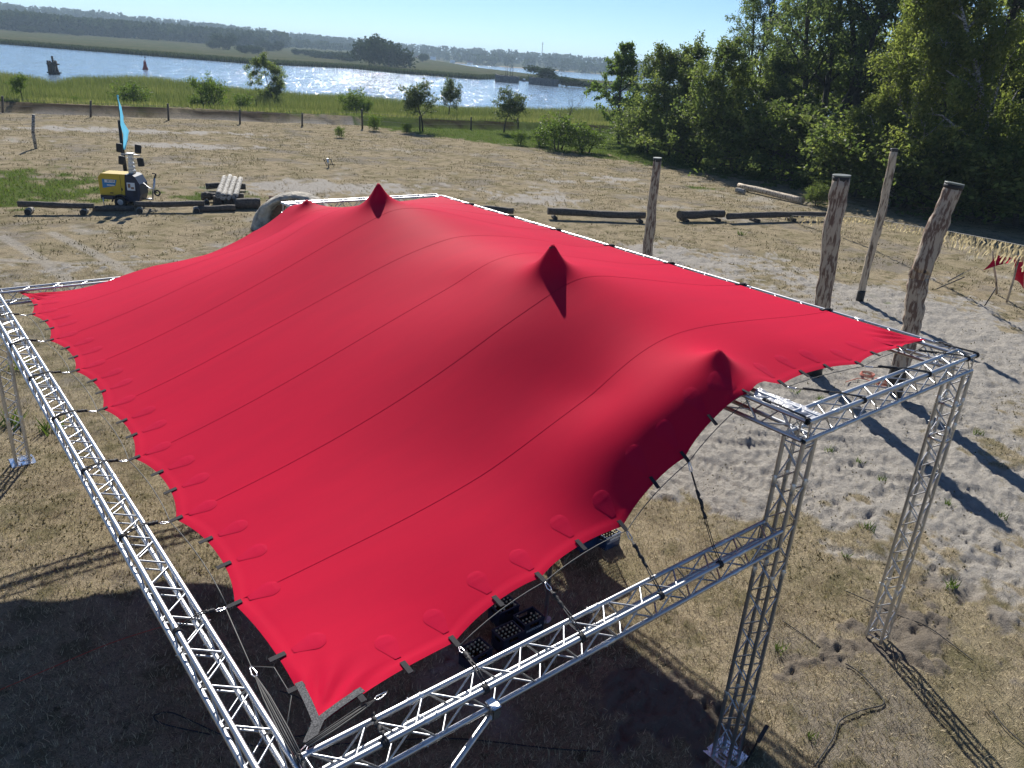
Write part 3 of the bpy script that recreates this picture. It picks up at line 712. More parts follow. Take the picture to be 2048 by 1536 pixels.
for k, a in enumerate([(60, 66, 52, 26, 'small pale far tree near the left edge across the water'), (158, 72, 60, 18, 'round dark far bush alone on the far meadow'),
    (268, 73, 63, 14, 'small round far bush left of the far tree line end'), (425, 98, 80, 22, 'dark far bush left of the pale spreading far tree'), (446, 99, 68, 34, 'pale spreading far tree left of the tall far poplar'),
    (493, 94, 57, 26, 'tall far poplar rising above the far houses'), (490, 108, 90, 22, 'round pale far bush below the tall far poplar'), (512, 108, 92, 24, 'dark far bush right of the pale round bush'),
    (534, 102, 76, 18, 'slender far tree, the left one of a pair'), (556, 104, 80, 16, 'slender far tree, the right one of a pair'),
    (620, 112, 100, 44, 'low dark far thicket right of the pair of slender trees'), (665, 118, 100, 46, 'low dark far thicket beside the big far willow'), (700, 124, 110, 40, 'low far thicket at the left foot of the big far willow'),
    (750, 132, 74, 44, 'left dome of the big round willow on the spit'), (778, 133, 71, 56, 'big round willow on the spit across the water'),
    (845, 124, 106, 20, 'small lone far tree right of the big round willow'), (592, 110, 98, 16, 'tiny far bush left of the low thickets')]):
    fartree(a[0], a[1], a[2], a[3]*1.25, a[4], k)
# the far wood: too many trees to count
g = np.random.default_rng(77); C = []; TN = []; SZ = []
def wood(n, px0, px1, d0, d1, hmin, hmax, nl=34, p=1.0):
    px = g.uniform(px0, px1, n)
    for q in px:
        dd = d0(q)+(d1(q)-d0(q))*g.uniform()**p
        b = put(q, dd); H = g.uniform(hmin, hmax); W = H*g.uniform(.32, .5)
        c = np.stack([b[0]+g.normal(size=nl)*W*.42, b[1]+g.normal(size=nl)*W*.42, b[2]+H*(.08+.92*g.uniform(0, 1, nl)**.8)], -1)
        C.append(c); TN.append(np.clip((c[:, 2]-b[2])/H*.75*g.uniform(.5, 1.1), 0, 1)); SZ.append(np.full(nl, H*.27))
lin = lambda a, b: (lambda q: np.interp(q, a, b))
wood(700, -140, 575, lin([-140, 400, 575], [1080, 1150, 1280]), lin([-140, 400, 575], [1240, 1300, 1400]), 13, 20)
wood(1500, -140, 1500, lin([-140, 500, 800, 1000, 1500], [1900, 1750, 1900, 1500, 1350]), lin([-140, 600, 1000, 1500], [2700, 2700, 2500, 2300]), 12, 22, p=.8)
wood(260, 560, 830, lin([560, 830], [1350, 1500]), lin([560, 830], [1900, 1900]), 7, 14)
C = np.concatenate(C); TN = np.concatenate(TN); SZ = np.concatenate(SZ)
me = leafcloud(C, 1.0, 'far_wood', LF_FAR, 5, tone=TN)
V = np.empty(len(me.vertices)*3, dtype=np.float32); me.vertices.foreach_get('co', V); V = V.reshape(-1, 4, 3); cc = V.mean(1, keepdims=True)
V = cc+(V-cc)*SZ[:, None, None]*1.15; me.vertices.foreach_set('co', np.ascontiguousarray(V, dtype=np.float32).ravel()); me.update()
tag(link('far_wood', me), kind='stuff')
# houses of the far village
def house(px, dist, Wd, Dp, Hh, rz, lab, roofm, k):
    p = put(px, dist); e = empty('far_house', tuple(p), rz); tag(e, lab, 'house', 'houses of the far village')
    MB().box((0, 0, Hh/2-.5), (Wd, Dp, Hh+1)).build('wall', WHITE, e)
    r = MB(); a, b, h2 = Wd/2+.3, Dp/2+.4, Hh+Dp*.42
    r.add([(-a,-b,Hh-.1),(a,-b,Hh-.1),(a,b,Hh-.1),(-a,b,Hh-.1),(-a,0,h2),(a,0,h2)], [(0,1,5,4),(3,4,5,2),(0,4,3),(1,2,5),(0,3,2,1)]); r.build('roof', roofm, e)
    for q in (-.28, 0, .28): MB().box((q*Wd, -Dp/2-.02, Hh*.55), (1.1, .06, 1.3)).build('window', GLASSD, e)
ROOFB = mat('bright_roof', (.6, .6, .6), .25)
for k, a in enumerate([(508, 1500, 11, 8, 4.2, -.7, 'far house with a bright roof right of the tall far poplar', ROOFB), (545, 1560, 10, 8, 3.8, -.9, 'far house above the pair of slender trees', ROOFB),
    (574, 1600, 8, 7, 4, -.5, 'white far house right of the pair of slender trees', WHITE), (866, 1720, 12, 9, 5, -.6, 'bright roofed far house on the shore right of the willow', ROOFB),
    (940, 1560, 9, 8, 4.6, -.3, 'white gabled far house by the far shore', REDROOF), (835, 1760, 8, 7, 4, -.9, 'small far house left of the bright roofed one', REDROOF),
    (905, 1640, 8, 7, 4, -.2, 'small pale far house between the bright roof and the gable', ROOFB)]): house(*a, k)
# mast
p = put(1082, 2500); e = empty('radio_mast', tuple(p)); tag(e, 'thin radio mast above the far wood', 'mast')
MB().tube([(0, 0, 0), (0, 0, 30), (0, 0, hpx(p, 36))], [1.3, 1.1, .9], 6).build('shaft', CONC, e)
MB().cyl((0, 0, hpx(p, 31)), (0, 0, hpx(p, 33)), 1.9, 8).build('antenna_ring', CONC, e)

# ------------------------------------------------------------------ things in the water
def ruin(px0, px1, y0, y1, lab, seed, notch):
    a = at(px0, y0, WATER); b = at(px1, y1, WATER); rg = random.Random(seed)
    L = float(np.linalg.norm(b-a)); rz = math.atan2(b[1]-a[1], b[0]-a[0]); c = a
    e = empty('concrete_ruin', (c[0], c[1], WATER), rz); tag(e, lab, 'ruin', 'concrete ruins in the river')
    H = hpx(a, 13)
    m = MB(); n = 14; D_ = 4.5; V = []
    tops = [H*(1+rg.uniform(-.05, .05)+(notch if i == 0 else 0)) for i in range(n+1)]
    for y in (0, D_):
        for i in range(n+1):
            V += [(L*i/n, y, -1.0), (L*i/n, y+rg.uniform(-.08, .08), tops[i])]
    Fc = []; o = 2*(n+1)
    for i in range(n):
        Fc += [(2*i, 2*i+2, 2*i+3, 2*i+1), (o+2*i, o+2*i+1, o+2*i+3, o+2*i+2), (2*i+1, 2*i+3, o+2*i+3, o+2*i+1)]
    Fc += [(0, 1, o+1, o), (2*n, o+2*n, o+2*n+1, 2*n+1)]
    m.add(V, Fc); m.build('block', CONC, e)
    k = MB()
    for i in range(6): k.box((L*(i+.5)/6, -.06, H*.5), (.22, .14, H*.95))
    k.build('buttress', CONC, e)
    k = MB(); k.box((L*.5, 0.02, H*.30), (L*.99, .16, .25)); k.build('ledge', CONC, e)
    return e, L, H, rz
e1, L1, H1, rz1 = ruin(990, 1037, 163.5, 167, 'left concrete ruin in the water with bare stems on top', 1, .22)
e2, L2, H2, rz2 = ruin(1057, 1108, 168, 172.5, 'right concrete ruin in the water overgrown by a bush', 2, .0)
for k, q in enumerate((.42, .5, .62, .72)):
    h = (5.5, 6.5, 6.0, 4.5)[k]; m = MB(); m.tube([(0, 0, 0), (.1, 0, h*.5), (-.05, .1, h)], [.16, .10, .04], 5)
    for j in range(4): m.tube([(0, 0, h*(.45+.13*j)), ((-1)**j*.7, .2, h*(.55+.13*j))], [.05, .02], 4)
    M_ = e1.matrix_basis; v = Matrix.Translation(e1.location) @ Matrix.Rotation(rz1, 4, 'Z') @ Vector((L1*q, 1.6, H1*.93))
    o = m.build('bare_sapling', TRUNK); o.location = v; o.rotation_euler[2] = k
    tag(o, ('thin bare sapling, leftmost on the left ruin', 'forked bare sapling, second from left on the left ruin', 'tall bare sapling, third from left on the left ruin', 'short bare sapling, rightmost on the left ruin')[k], 'sapling', 'bare saplings on the ruin')
v = Matrix.Translation(e2.location) @ Matrix.Rotation(rz2, 4, 'Z') @ Vector((L2*.62, 2.6, H2*.8))
plant('ruin_bush', (FTR, TUFT[1]), tuple(v), (14, 9, 6.2), .4+rz2, 'spreading bush growing over the right concrete ruin', 'bush', names=('trunk', 'crown'))
v = Matrix.Translation(e2.location) @ Matrix.Rotation(rz2, 4, 'Z') @ Vector((L2*1.15, 9, .4))
plant('spit_bush', (FTR, TUFT[2]), tuple(v), (20, 14, 5.4), 2.0, 'low dark bush on the spit right behind the right ruin', 'bush', names=('trunk', 'crown'))
# small boat between the ruins
p = at(1048, 163, WATER); e = empty('motor_boat', (p[0], p[1], WATER), .6); tag(e, 'small dark boat between the two concrete ruins', 'boat')
m = MB(); prof = [(-2, .75), (-1, .85), (.6, .8), (1.6, .5), (2.3, .04)]; V = []
for x_, w_ in prof: V += [(x_, -w_, .75+.1*x_*x_*.1), (x_, -w_*.6, -.25), (x_, w_*.6, -.25), (x_, w_, .75+.1*x_*x_*.1)]
Fc = []
for i in range(4):
    for j in range(3): Fc.append((i*4+j, i*4+4+j, i*4+5+j, i*4+1+j))
Fc += [(0, 1, 2, 3), (16, 19, 18, 17)]; m.add(V, Fc); m.build('hull', TARB, e)
m = MB(); m.box((-.1, 0, 1.1), (1.4, 1.1, .8), bev=.1); m.build('cabin', WHITE, e)
MB().box((.5, 0, 1.25), (.24, .9, .35)).build('windscreen', GLASSD, e)
# pile cluster
p = at(110, 149, WATER); e = empty('mooring_dolphin', (p[0], p[1], WATER), -.2); tag(e, 'dark cluster of wooden mooring piles standing in the water', 'piles')
u_ = hpx(p, 1)
for x_, y_, h_, ln in [(-.9, 0, 2.9, .02), (-.55, .4, 2.9, 0), (-.3, -.3, 2.6, .0), (.0, 0, 3.9, .03), (.35, .4, 2.8, -.05), (.6, -.2, 3.0, .10), (.85, .2, 2.7, .22), (.15, -.5, 2.4, .05)]:
    MB().tube([(x_*1.15, y_, -1), (x_*1.15-ln*3, y_, h_)], [.24, .22], 8, wob=.1).build('pile', DARKW, e)
MB().box((-.1, -.5, 2.2), (2.6, .2, .3)).build('crossbeam', DARKW, e)
MB().box((-.1, -.55, .4), (2.9, .2, .3)).build('crossbeam', DARKW, e)
# buoy
p = at(291, 139.5, WATER); e = empty('river_buoy', (p[0], p[1], WATER), 0); tag(e, 'rust red conical buoy afloat in the river', 'buoy')
k_ = hpx(p, 1)
MB().lathe([(0, -.5), (k_*5.5, -.4), (k_*5.8, .1), (k_*5.0, k_*3), (k_*3.4, k_*7), (k_*2.7, k_*12), (k_*2.6, k_*15), (0, k_*15.4)], n=14).build('float', BUOY, e)
m = MB()
for a_ in range(4): m.cyl((k_*2.1*math.cos(a_*1.57), k_*2.1*math.sin(a_*1.57), k_*15), (k_*.7*math.cos(a_*1.57), k_*.7*math.sin(a_*1.57), k_*18.5), .05, 5)
m.build('cage', BUOY, e)
m = MB(); m.cyl((k_*1.5, 0, k_*15), (k_*1.5, 0, k_*22), .035, 5); m.box((k_*1.5, 0, k_*23.3), (.35, .35, .5), bev=.08); m.build('topmark', TARB, e)

# haze: even air round everything
hz = bpy.data.materials.new('air'); hz.use_nodes = True; hz.node_tree.nodes.clear()
pv = hz.node_tree.nodes.new('ShaderNodeVolumePrincipled'); ho = hz.node_tree.nodes.new('ShaderNodeOutputMaterial')
pv.inputs['Color'].default_value = (.60, .80, 1.0, 1); pv.inputs['Density'].default_value = HAZE; pv.inputs['Anisotropy'].default_value = .2
hz.node_tree.links.new(pv.outputs[0], ho.inputs['Volume'])
o = MB().box((0, 0, 44), (14600, 14600, 104)).build('haze', hz); o.location = (0, 0, 0); tag(o, kind='stuff')
# ------------------------------------------------------------------ truss frame
TW_ = 0.239
X0, X1, X2, Y2, HI, LO = -1.3499, 4.7405, 8.843, 13.7159, 5.0476, 3.6671
def unit_cyl(name, r, n, mat_):
    V = []; Fc = []
    for z in (0, 1):
        for j in range(n): V.append((r*math.cos(2*math.pi*j/n), r*math.sin(2*math.pi*j/n), z))
    for j in range(n): Fc.append((j, (j+1) % n, n+(j+1) % n, n+j))
    me = bpy.data.meshes.new(name); me.from_pydata(V, [], Fc); me.polygons.foreach_set('use_smooth', [True]*n)
    me.polygons.foreach_set('use_smooth', [True]*len(me.polygons)); me.materials.append(mat_); me.update(); return me
ME_CH = unit_cyl('chord', .0255, 14, ALU); ME_BR = unit_cyl('brace', .0095, 7, ALU)
def rod(name, me, a, b, parent, base):
    a = Vector(a)-base; d = Vector(b)-base-a; L = d.length
    m = Matrix.Translation(a) @ d.to_track_quat('Z', 'Y').to_matrix().to_4x4() @ Matrix.Diagonal((1, 1, L, 1))
    return link(name, me, parent, m)
def truss(name, label, cat, A, B, s1, s2, joints=(), group=None, plate=False, pitch=.5, baseZ=None):
    """box truss from A to B; s1, s2 are the sideways steps to the other chords"""
    A, B, s1, s2 = Vector(A), Vector(B), Vector(s1), Vector(s2)
    ax = (B-A).normalized(); L = (B-A).length
    base = Vector((A.x, A.y, baseZ if baseZ is not None else min(A.z, B.z)))
    e = empty(name, base); tag(e, label, cat, group)
    O = [Vector(), s1, s1+s2, s2]
    for o in O: rod('chord', ME_CH, A+o, B+o, e, base)
    n = max(2, round((L-.12)/pitch)); st = (L-.12)/n
    for f in range(4):
        p, q = O[f], O[(f+1) % 4]; fl = f % 2
        for i in range(n):
            a0 = A+ax*(.06+i*st); a1 = a0+ax*(st*.46); a2 = a0+ax*(st*.54); a3 = a0+ax*st*.96
            u, v = (p, q) if fl else (q, p)
            rod('brace', ME_BR, a0+u+ax*st*.04, a1+v, e, base); rod('brace', ME_BR, a2+v, a3+u, e, base)
        for end in (A+ax*.05, B-ax*.05): rod('end_brace', ME_BR, end+p, end+q, e, base)
    for t in joints:
        m = MB()
        for o in O:
            c = A+ax*t+o-base
            m.tube([c-ax*.075, c-ax*.07, c+ax*.07, c+ax*.075], [.0257, .0285, .0285, .0257], 10, cap=False)
            for k in (-.045, .045):
                pd = (s1.normalized() if k < 0 else s2.normalized()); pc = c+ax*k
                m.cyl(pc-pd*.040, pc+pd*.045, .006, 5)
        m.build('coupler', ALU2, e)
    if plate:
        m = MB(); c = A+(s1+s2)/2-base; m.box((c.x, c.y, .006), (.44, .44, .012)); m.build('base_plate', STEEL, e)
    return e
w_ = TW_; BG = 'truss beams of the stage frame'; CG = 'truss columns of the stage frame'
UPZ = Vector((0, 0, -w_))
truss('truss_beam', 'long low aluminium truss beam along the left edge of the red canopy', 'truss', (X0, -.0, LO), (X0, Y2, LO), (w_, 0, 0), UPZ, (2.1, 5.1, 8.1, 11.1), BG)
truss('truss_beam', 'low aluminium truss beam in front of the canopy over the beer crates', 'truss', (X0+w_+.03, 0, LO), (X1-.03, 0, LO), (0, w_, 0), UPZ, (1.0, 3.0, 5.0), BG)
truss('truss_beam', 'low aluminium truss beam at the far left edge of the canopy', 'truss', (X0+w_+.03, Y2-w_, LO), (X1-.03, Y2-w_, LO), (0, w_, 0), UPZ, (1.0, 3.0, 5.0), BG)
truss('truss_beam', 'short high aluminium truss beam joining the two tall columns at the right', 'truss', (X1, 0, HI), (X2+w_, 0, HI), (0, w_, 0), UPZ, (.6, 2.1, 3.7), BG)
truss('truss_beam', 'high aluminium truss beam at the far right edge of the canopy', 'truss', (X1, Y2-w_, HI), (X2+w_, Y2-w_, HI), (0, w_, 0), UPZ, (.6, 2.1, 3.7), BG)
truss('truss_beam', 'long high aluminium truss beam along the right edge of the canopy', 'truss', (X2, w_+.03, HI), (X2, Y2-w_-.03, HI), (w_, 0, 0), UPZ, (1.5, 3.6, 5.7, 7.8, 9.9, 12.0), BG)
truss('truss_beam', 'long high aluminium truss beam passing under the peaks of the canopy', 'truss', (X1, .03, HI), (X1, Y2-.03, HI), (w_, 0, 0), UPZ, (2.5, 5.5, 8.5, 11.5), BG)
def colm(x, y, h, label, joints, plate): truss('truss_column', label, 'truss', (x, y, .012), (x, y, h-w_-.02), (w_, 0, 0), (0, w_, 0), joints, CG, plate, baseZ=0)
colm(X1, 0, HI, 'near tall truss column with the low beam joined to its middle', (1.0, 2.95, 4.2), True)
colm(X2, 0, HI, 'tall truss column standing in the sand at the right', (1.0, 3.9, 4.3), False)
colm(X0, 0, LO, 'low truss column under the near left corner of the canopy', (1.0,), True)
colm(X0, Y2-w_, LO, 'low truss column at the far left corner with a bright base plate', (1.0, 2.2), True)
colm(X1, Y2-w_, HI, 'tall truss column hidden behind the far end of the canopy', (1.0,), True)
colm(X2, Y2-w_, HI, 'tall truss column at the far right corner of the canopy', (1.0,), True)
# corner clamps on the right column
c_ = [o for o in col.objects if o.get('label', '').startswith('tall truss column standing')][0]
m = MB()
for z in (3.72, 4.28):
    for a, b in (((0, 0), (w_, 0)), ((w_, 0), (w_, w_)), ((w_, w_), (0, w_)), ((0, w_), (0, 0))):
        m.cyl((a[0], a[1], z), (b[0], b[1], z), .02, 8)
m.build('collar', ALU2, c_)
# diagonal prop under the front beam
A = Vector(onplane(985, 1440, 1, -.03)); A.z = LO-w_-.02; Q = Vector(onplane(905, 1536, 1, -.03)); dq = (Q-A).normalized(); Bp = A+dq*(A.z/-dq.z)
e = empty('prop_pole', (Bp.x, Bp.y, 0)); tag(e, 'grey tube propping the low front beam with a bright clamp on top', 'prop')
MB().cyl((0, 0, .0), A-Vector((Bp.x, Bp.y, 0))-dq*-.02, .026, 12).build('tube', ALU2, e)
m = MB(); cc = A-Vector((Bp.x, Bp.y, 0)); m.box((cc.x, cc.y-.03, cc.z+.02), (.09, .05, .13), bev=.01); m.ring((cc.x, cc.y+.03, cc.z+.02), .033, .009, 'X', 14, 6); m.box((cc.x, cc.y+.02, cc.z+.075), (.08, .09, .016)); m.build('clamp', STEEL, e)

# ------------------------------------------------------------------ the stretch canopy
PEAKS = [(4.86, 1.36, 5.43, .17), (4.86, 4.45, 6.05, .16), (4.86, 9.45, 6.15, .16), (4.86, 12.60, 5.30, .17)]
YS = 13.95
LPULL = [(-.84, .46), (-.80, 2.2), (-.79, 3.92), (-.78, 5.55), (-.75, 7.2), (-.76, 8.81), (-.81, 10.43), (-.81, 12.0), (-.76, 13.46)]
NPULL = [(-.84, .46, 3.63), (.603, .66, 3.593), (1.687, .76, 3.796), (2.838, .78, 3.959), (3.784, .82, 4.515), (4.757, .80, 5.125)]
NTAB = [(-.404, .55, 3.565), (.08, .72, 3.502), (1.189, .80, 3.66), (2.305, .85, 3.848), (3.38, .88, 4.222), (4.265, .88, 4.841)]
RPULL = [(5.57, .86, 5.0), (7.16, .72, 5.02), (8.27, .70, 5.06), (8.92, .66, 5.085)]
def scallop(pts, depth, nrm, n=14):
    out = []
    for a, b in zip(pts[:-1], pts[1:]):
        a, b = np.array(a, float), np.array(b, float)
        for i in range(n):
            t = i/n; o = 1-abs(2*t-1)**2.2
            p = a+(b-a)*t; L = np.linalg.norm((b-a)[:2]); p[:2] += np.array(nrm)*depth*o*min(L/1.6, 1.1); out.append(p)
    out.append(np.array(pts[-1], float)); return np.array(out)
left = np.concatenate([scallop([(x, y, 3.62) for x, y in LPULL[:2]], .06, (1, 0))[:-1], scallop([(x, y, 3.62) for x, y in LPULL[1:]], .13, (1, 0))]); left[:, 2] += .06*(left[:, 0]+.8)
near1 = np.concatenate([scallop(NPULL[:2], .05, (0, 1))[:-1], scallop(NPULL[1:], .12, (0, 1))]); near2 = scallop(RPULL, .12, (0, 1))
fold = np.array([[4.88, .83, 5.13], [5.05, .88, 5.11], [5.25, .92, 4.97], [5.44, .89, 4.96]])
near = np.concatenate([near1, fold, near2])
far = near.copy(); far[:, 1] = YS-far[:, 1]; far[:, 0] = np.where(far[:, 0] < -.5, far[:, 0]+.08, far[:, 0]); far[:, 2] += .20*sstep(-.2, 1.4, far[:, 0])*(1-sstep(2.6, 4.2, far[:, 0]))
RYS = [.66, 2.3, 3.95, 5.6, 7.2, 8.85, 10.5, 12.1, YS-.66]
right = scallop([(8.92, y, 5.09) for y in RYS], .06, (-1, 0))
SEAMS = {2.25: [(0.41, 3.77), (2.18, 4.11), (3.75, 4.73), (4.58, 5.15), (5.44, 5.3), (6.56, 5.26), (7.42, 5.19)],
 3.95: [(3.62, 5.08), (4.41, 5.43), (4.58, 5.5), (4.9, 5.6), (5.17, 5.63), (5.42, 5.62), (5.82, 5.56)],
 5.56: [(2.12, 4.54), (3.0, 4.88), (4.01, 5.27), (4.61, 5.53), (5.43, 5.61), (6.25, 5.48), (7.55, 5.24)],
 7.2: [(1.05, 4.18), (2.99, 4.91), (4.57, 5.44), (5.06, 5.54), (5.74, 5.53), (7.24, 5.31), (8.13, 5.13)],
 8.83: [(1.17, 4.22), (3.0, 4.98), (4.22, 5.51), (4.79, 5.72), (5.33, 5.75), (6.59, 5.48), (7.45, 5.29)],
 10.43: [(1.72, 4.37), (3.45, 5.02), (3.85, 5.23), (4.34, 5.42)],
 12.0: [(2.55, 4.36), (3.96, 4.79), (4.56, 5.1), (5.12, 5.19)]}
cons = [p for p in left[::5]]+[p for p in right[::6]]+[p for p in near[::3]]+[p for p in far[::3]]
for y, L in SEAMS.items():
    for x, z in L: cons.append((x, y, z))
cons += [(1.6, 3.95, 4.22), (7.3, 3.95, 5.30), (6.5, 10.43, 5.47), (7.7, 12.0, 5.18), (6.8, 1.25, 5.12), (5.20, 1.12, 5.17), (5.40, 1.0, 5.08), (4.45, 1.30, 5.13), (4.1, 1.28, 4.95), (3.8, 1.28, 4.79), (3.4, 1.28, 4.53), (2.9, 1.28, 4.22)]
cons = np.array([tuple(c) for c in cons], float)
_, ix = np.unique(np.round(cons[:, :2], 2), axis=0, return_index=True); cons = cons[ix]
def bumps(x, y, Hs):
    s = 0
    for (px, py, pz, sg), H_ in zip(PEAKS, Hs):
        r = np.hypot(x-px, y-py); s = s+H_*(.70*np.exp(-(np.sqrt(r*r+.045**2)-.045)/sg)+.30*np.exp(-(np.sqrt(r*r+.05**2)-.05)/(2.6*sg)))
    return s
def tps(r2): return .5*r2*np.log(r2+1e-9)
HS = [.28, .50, .48, .22]
for it in range(3):
    zc = cons[:, 2]-bumps(cons[:, 0], cons[:, 1], HS)
    n = len(cons); d2 = (cons[:, None, 0]-cons[None, :, 0])**2+(cons[:, None, 1]-cons[None, :, 1])**2
    K = tps(d2)+np.eye(n)*.03; Pm = np.stack([np.ones(n), cons[:, 0], cons[:, 1]], -1)
    Am = np.block([[K, Pm], [Pm.T, np.zeros((3, 3))]])
    sol = np.linalg.solve(Am, np.concatenate([zc, np.zeros(3)]))
    def tentbase(x, y):
        x = np.asarray(x, float); y = np.asarray(y, float)
        r2 = (x[..., None]-cons[:, 0])**2+(y[..., None]-cons[:, 1])**2
        return tps(r2) @ sol[:n]+sol[n]+sol[n+1]*x+sol[n+2]*y
    HS = [pz-float(tentbase(np.array(px), np.array(py))) for px, py, pz, sg in PEAKS]
print('peak heights over the cloth', np.round(HS, 2))
def tent_z(x, y): return tentbase(x, y)+bumps(np.asarray(x, float), np.asarray(y, float), HS)
def resample(c, n, w=None):
    s = np.concatenate([[0], np.cumsum(np.linalg.norm(np.diff(c[:, :2], axis=0), axis=1))]); s /= s[-1]
    u = np.linspace(0, 1, n); return np.stack([np.interp(u, s, c[:, k]) for k in range(2)], -1)
NU, NV = 240, 320
b_, t_, l_, r_ = resample(near, NU), resample(far, NU), resample(left, NV), resample(right, NV)
l_[0], l_[-1], r_[0], r_[-1] = b_[0], t_[0], b_[-1], t_[-1]
u = np.linspace(0, 1, NU)[None, :, None]; v = np.linspace(0, 1, NV)[:, None, None]
XY = (1-v)*b_[None]+v*t_[None]+(1-u)*l_[:, None]+u*r_[:, None]-((1-u)*(1-v)*b_[0]+u*(1-v)*b_[-1]+(1-u)*v*t_[0]+u*v*t_[-1])
TX, TY = XY[..., 0], XY[..., 1]
TZ = np.concatenate([tent_z(TX[i:i+40], TY[i:i+40]) for i in range(0, NV, 40)])
# hem: a slightly raised band along the left and near edges, and small puckers towards the corners
du = (TX-l_[:, None, 0]); dv = (TY-b_[None, :, 1]); ds = np.minimum(np.abs(du), np.abs(dv))
TZ = TZ+.006*np.exp(-((ds-.045)/.05)**2)-.008*np.exp(-((ds-.13)/.012)**2)
ang = np.arctan2(TY-.46, TX+.84); rr_ = np.hypot(TY-.46, TX+.84)
TZ = TZ+.014*np.sin(ang*16)*np.exp(-((rr_-.45)/.25)**2)
ang = np.arctan2(TY-13.46, TX+.76); rr_ = np.hypot(TY-13.46, TX+.76); TZ = TZ+.022*np.sin(ang*17)*np.exp(-((rr_-.40)/.28)**2)
ang = np.arctan2(TY-.66, TX-8.92); rr_ = np.hypot(TY-.66, TX-8.92); TZ = TZ+.020*np.sin(ang*17)*np.exp(-((rr_-.45)/.28)**2)
ii = np.arange(NV-1)[:, None]*NU+np.arange(NU-1)[None, :]
T = np.stack([ii, ii+1, ii+NU+1, ii+NU], -1).reshape(-1, 4)
tent = empty('stretch_tent', (3.8, 6.9, 0)); tag(tent, 'large red stretch canopy with four peaks tied inside the truss frame', 'canopy')
TOFF = np.array([3.8, 6.9, 0.0])
def tlink(name, me): return link(name, me, tent)
me = npmesh('canopy_cloth', np.stack([TX, TY, TZ], -1).reshape(-1, 3)-TOFF, T, 4, REDF, True); tlink('cloth', me)
def onT(x, y, up=0.0): return Vector((x, y, float(tent_z(np.array(x), np.array(y)))+up))
tO = Vector(TOFF)
def edgeX(y, side):  # cloth limits at height y
    c = l_ if side == 0 else r_
    return float(np.interp(y, c[:, 1], c[:, 0]))
for y in SEAMS:
    xs_ = np.linspace(edgeX(y, 0)+.05, edgeX(y, 1)-.03, 90); zs_ = tent_z(xs_, np.full(90, y))
    yy_ = y+.04*np.sin(xs_*.5)
    V = []; hw = .007
    for o_, up_ in ((-hw, .0015), (-hw*.4, .005), (hw*.4, .005), (hw, .0015)): V.append(np.stack([xs_-TOFF[0], yy_+o_-TOFF[1], tent_z(xs_, yy_+o_)+up_*.6], -1))
    V = np.stack(V, 1).reshape(-1, 3)
    MB().add(V, [(i*4+j, i*4+4+j, i*4+5+j, i*4+1+j) for i in range(89) for j in range(3)], True).build('seam', SEAM, tent)
# webbing tabs and reinforcement patches
def strap(mb, a, b, wd, th=.007):
    a, b = Vector(a), Vector(b); d = (b-a).normalized(); s = d.cross(Vector((0, 0, 1))).normalized()*wd/2; u_ = s.cross(d).normalized()*th
    if u_.z < 0: u_ = -u_
    V = [a-s, a+s, b+s, b-s]; V = V+[p+u_ for p in V]
    return mb.add(V, [(0, 3, 2, 1), (4, 5, 6, 7), (0, 1, 5, 4), (1, 2, 6, 5), (2, 3, 7, 6), (3, 0, 4, 7)])
def patch(px, py, nx, ny, s0=.13, s1=.44, w1=.105, seed=0):
    V = []; Fc = []; ns, nw = 12, 9; tx, ty = -ny, nx; rg = random.Random(seed)
    for i in range(ns+1):
        t = i/ns; s = s0+(s1-s0)*t
        wd = .03+(w1-.03)*min(t/.62, 1) if t < .62 else w1*math.sqrt(max(1-((t-.62)/.38)**2, .0025))
        for j in range(nw):
            q = 2*j/(nw-1)-1; x = px+nx*s+tx*wd*q; y = py+ny*s+ty*wd*q
            edge = min(1-abs(q), min(t, 1-t)*3)
            up = .0025+.0045*min(edge*2.2, 1)*(.35+.65*sstep(.3, .7, t))+.0016*math.sin(s*90+seed)*(1-q*q)*(t > .45)
            V.append(onT(x, y, float(up))-tO)
    for i in range(ns):
        for j in range(nw-1): Fc.append((i*nw+j, i*nw+j+1, (i+1)*nw+j+1, (i+1)*nw+j))
    MB().add(V, Fc, True).build('reinforcement_patch', REDP, tent)
PULLS = []
def edgepoint(y=None, x=None):
    if y is not None: return edgeX(y, 0), y
    return x, float(np.interp(x, b_[:, 0], b_[:, 1]))
def tab(px, py, nx, ny, out=.07, pt=True, seed=0):
    a = onT(px+nx*.065, py+ny*.065, .010); e0 = onT(px, py, .010); d = (e0-a).normalized(); b = e0+d*out
    m = MB(); strap(m, a-tO, b-tO, .052); m.build('tab', STRAP, tent)
    if pt: patch(px, py, nx, ny, seed=seed)
    return b
rope_pts = []
for k, (x, y) in enumerate(LPULL[1:-1]):
    PULLS.append(('L', tab(edgeX(y, 0), y, 1, 0, seed=k)))
for a, b in zip(LPULL[:-1], LPULL[1:]):
    for f in ((.36, .66) if a[1] > 1 else (.26, .50)):
        y = a[1]+(b[1]-a[1])*f; tab(edgeX(y, 0), y, 1, 0, .08, y > 1.0, seed=int(y*10))
for k, (x, y, z) in enumerate(NPULL[1:]): x_, y_ = edgepoint(x=x); PULLS.append(('N', tab(x_, y_, 0 if k < 4 else -.5, 1, seed=k+20)))
for k, (x, y, z) in enumerate(NTAB): x_, y_ = edgepoint(x=x); tab(x_, y_, 0, 1, .08, k > 0, seed=k+40)
for k, (x, y, z) in enumerate(RPULL[:-1]): x_, y_ = edgepoint(x=x); PULLS.append(('R', tab(x_, y_, 0, 1, seed=k+60)))
for x in (6.14, 6.63, 7.7): x_, y_ = edgepoint(x=x); tab(x_, y_, 0, 1, .08, seed=int(x*10))
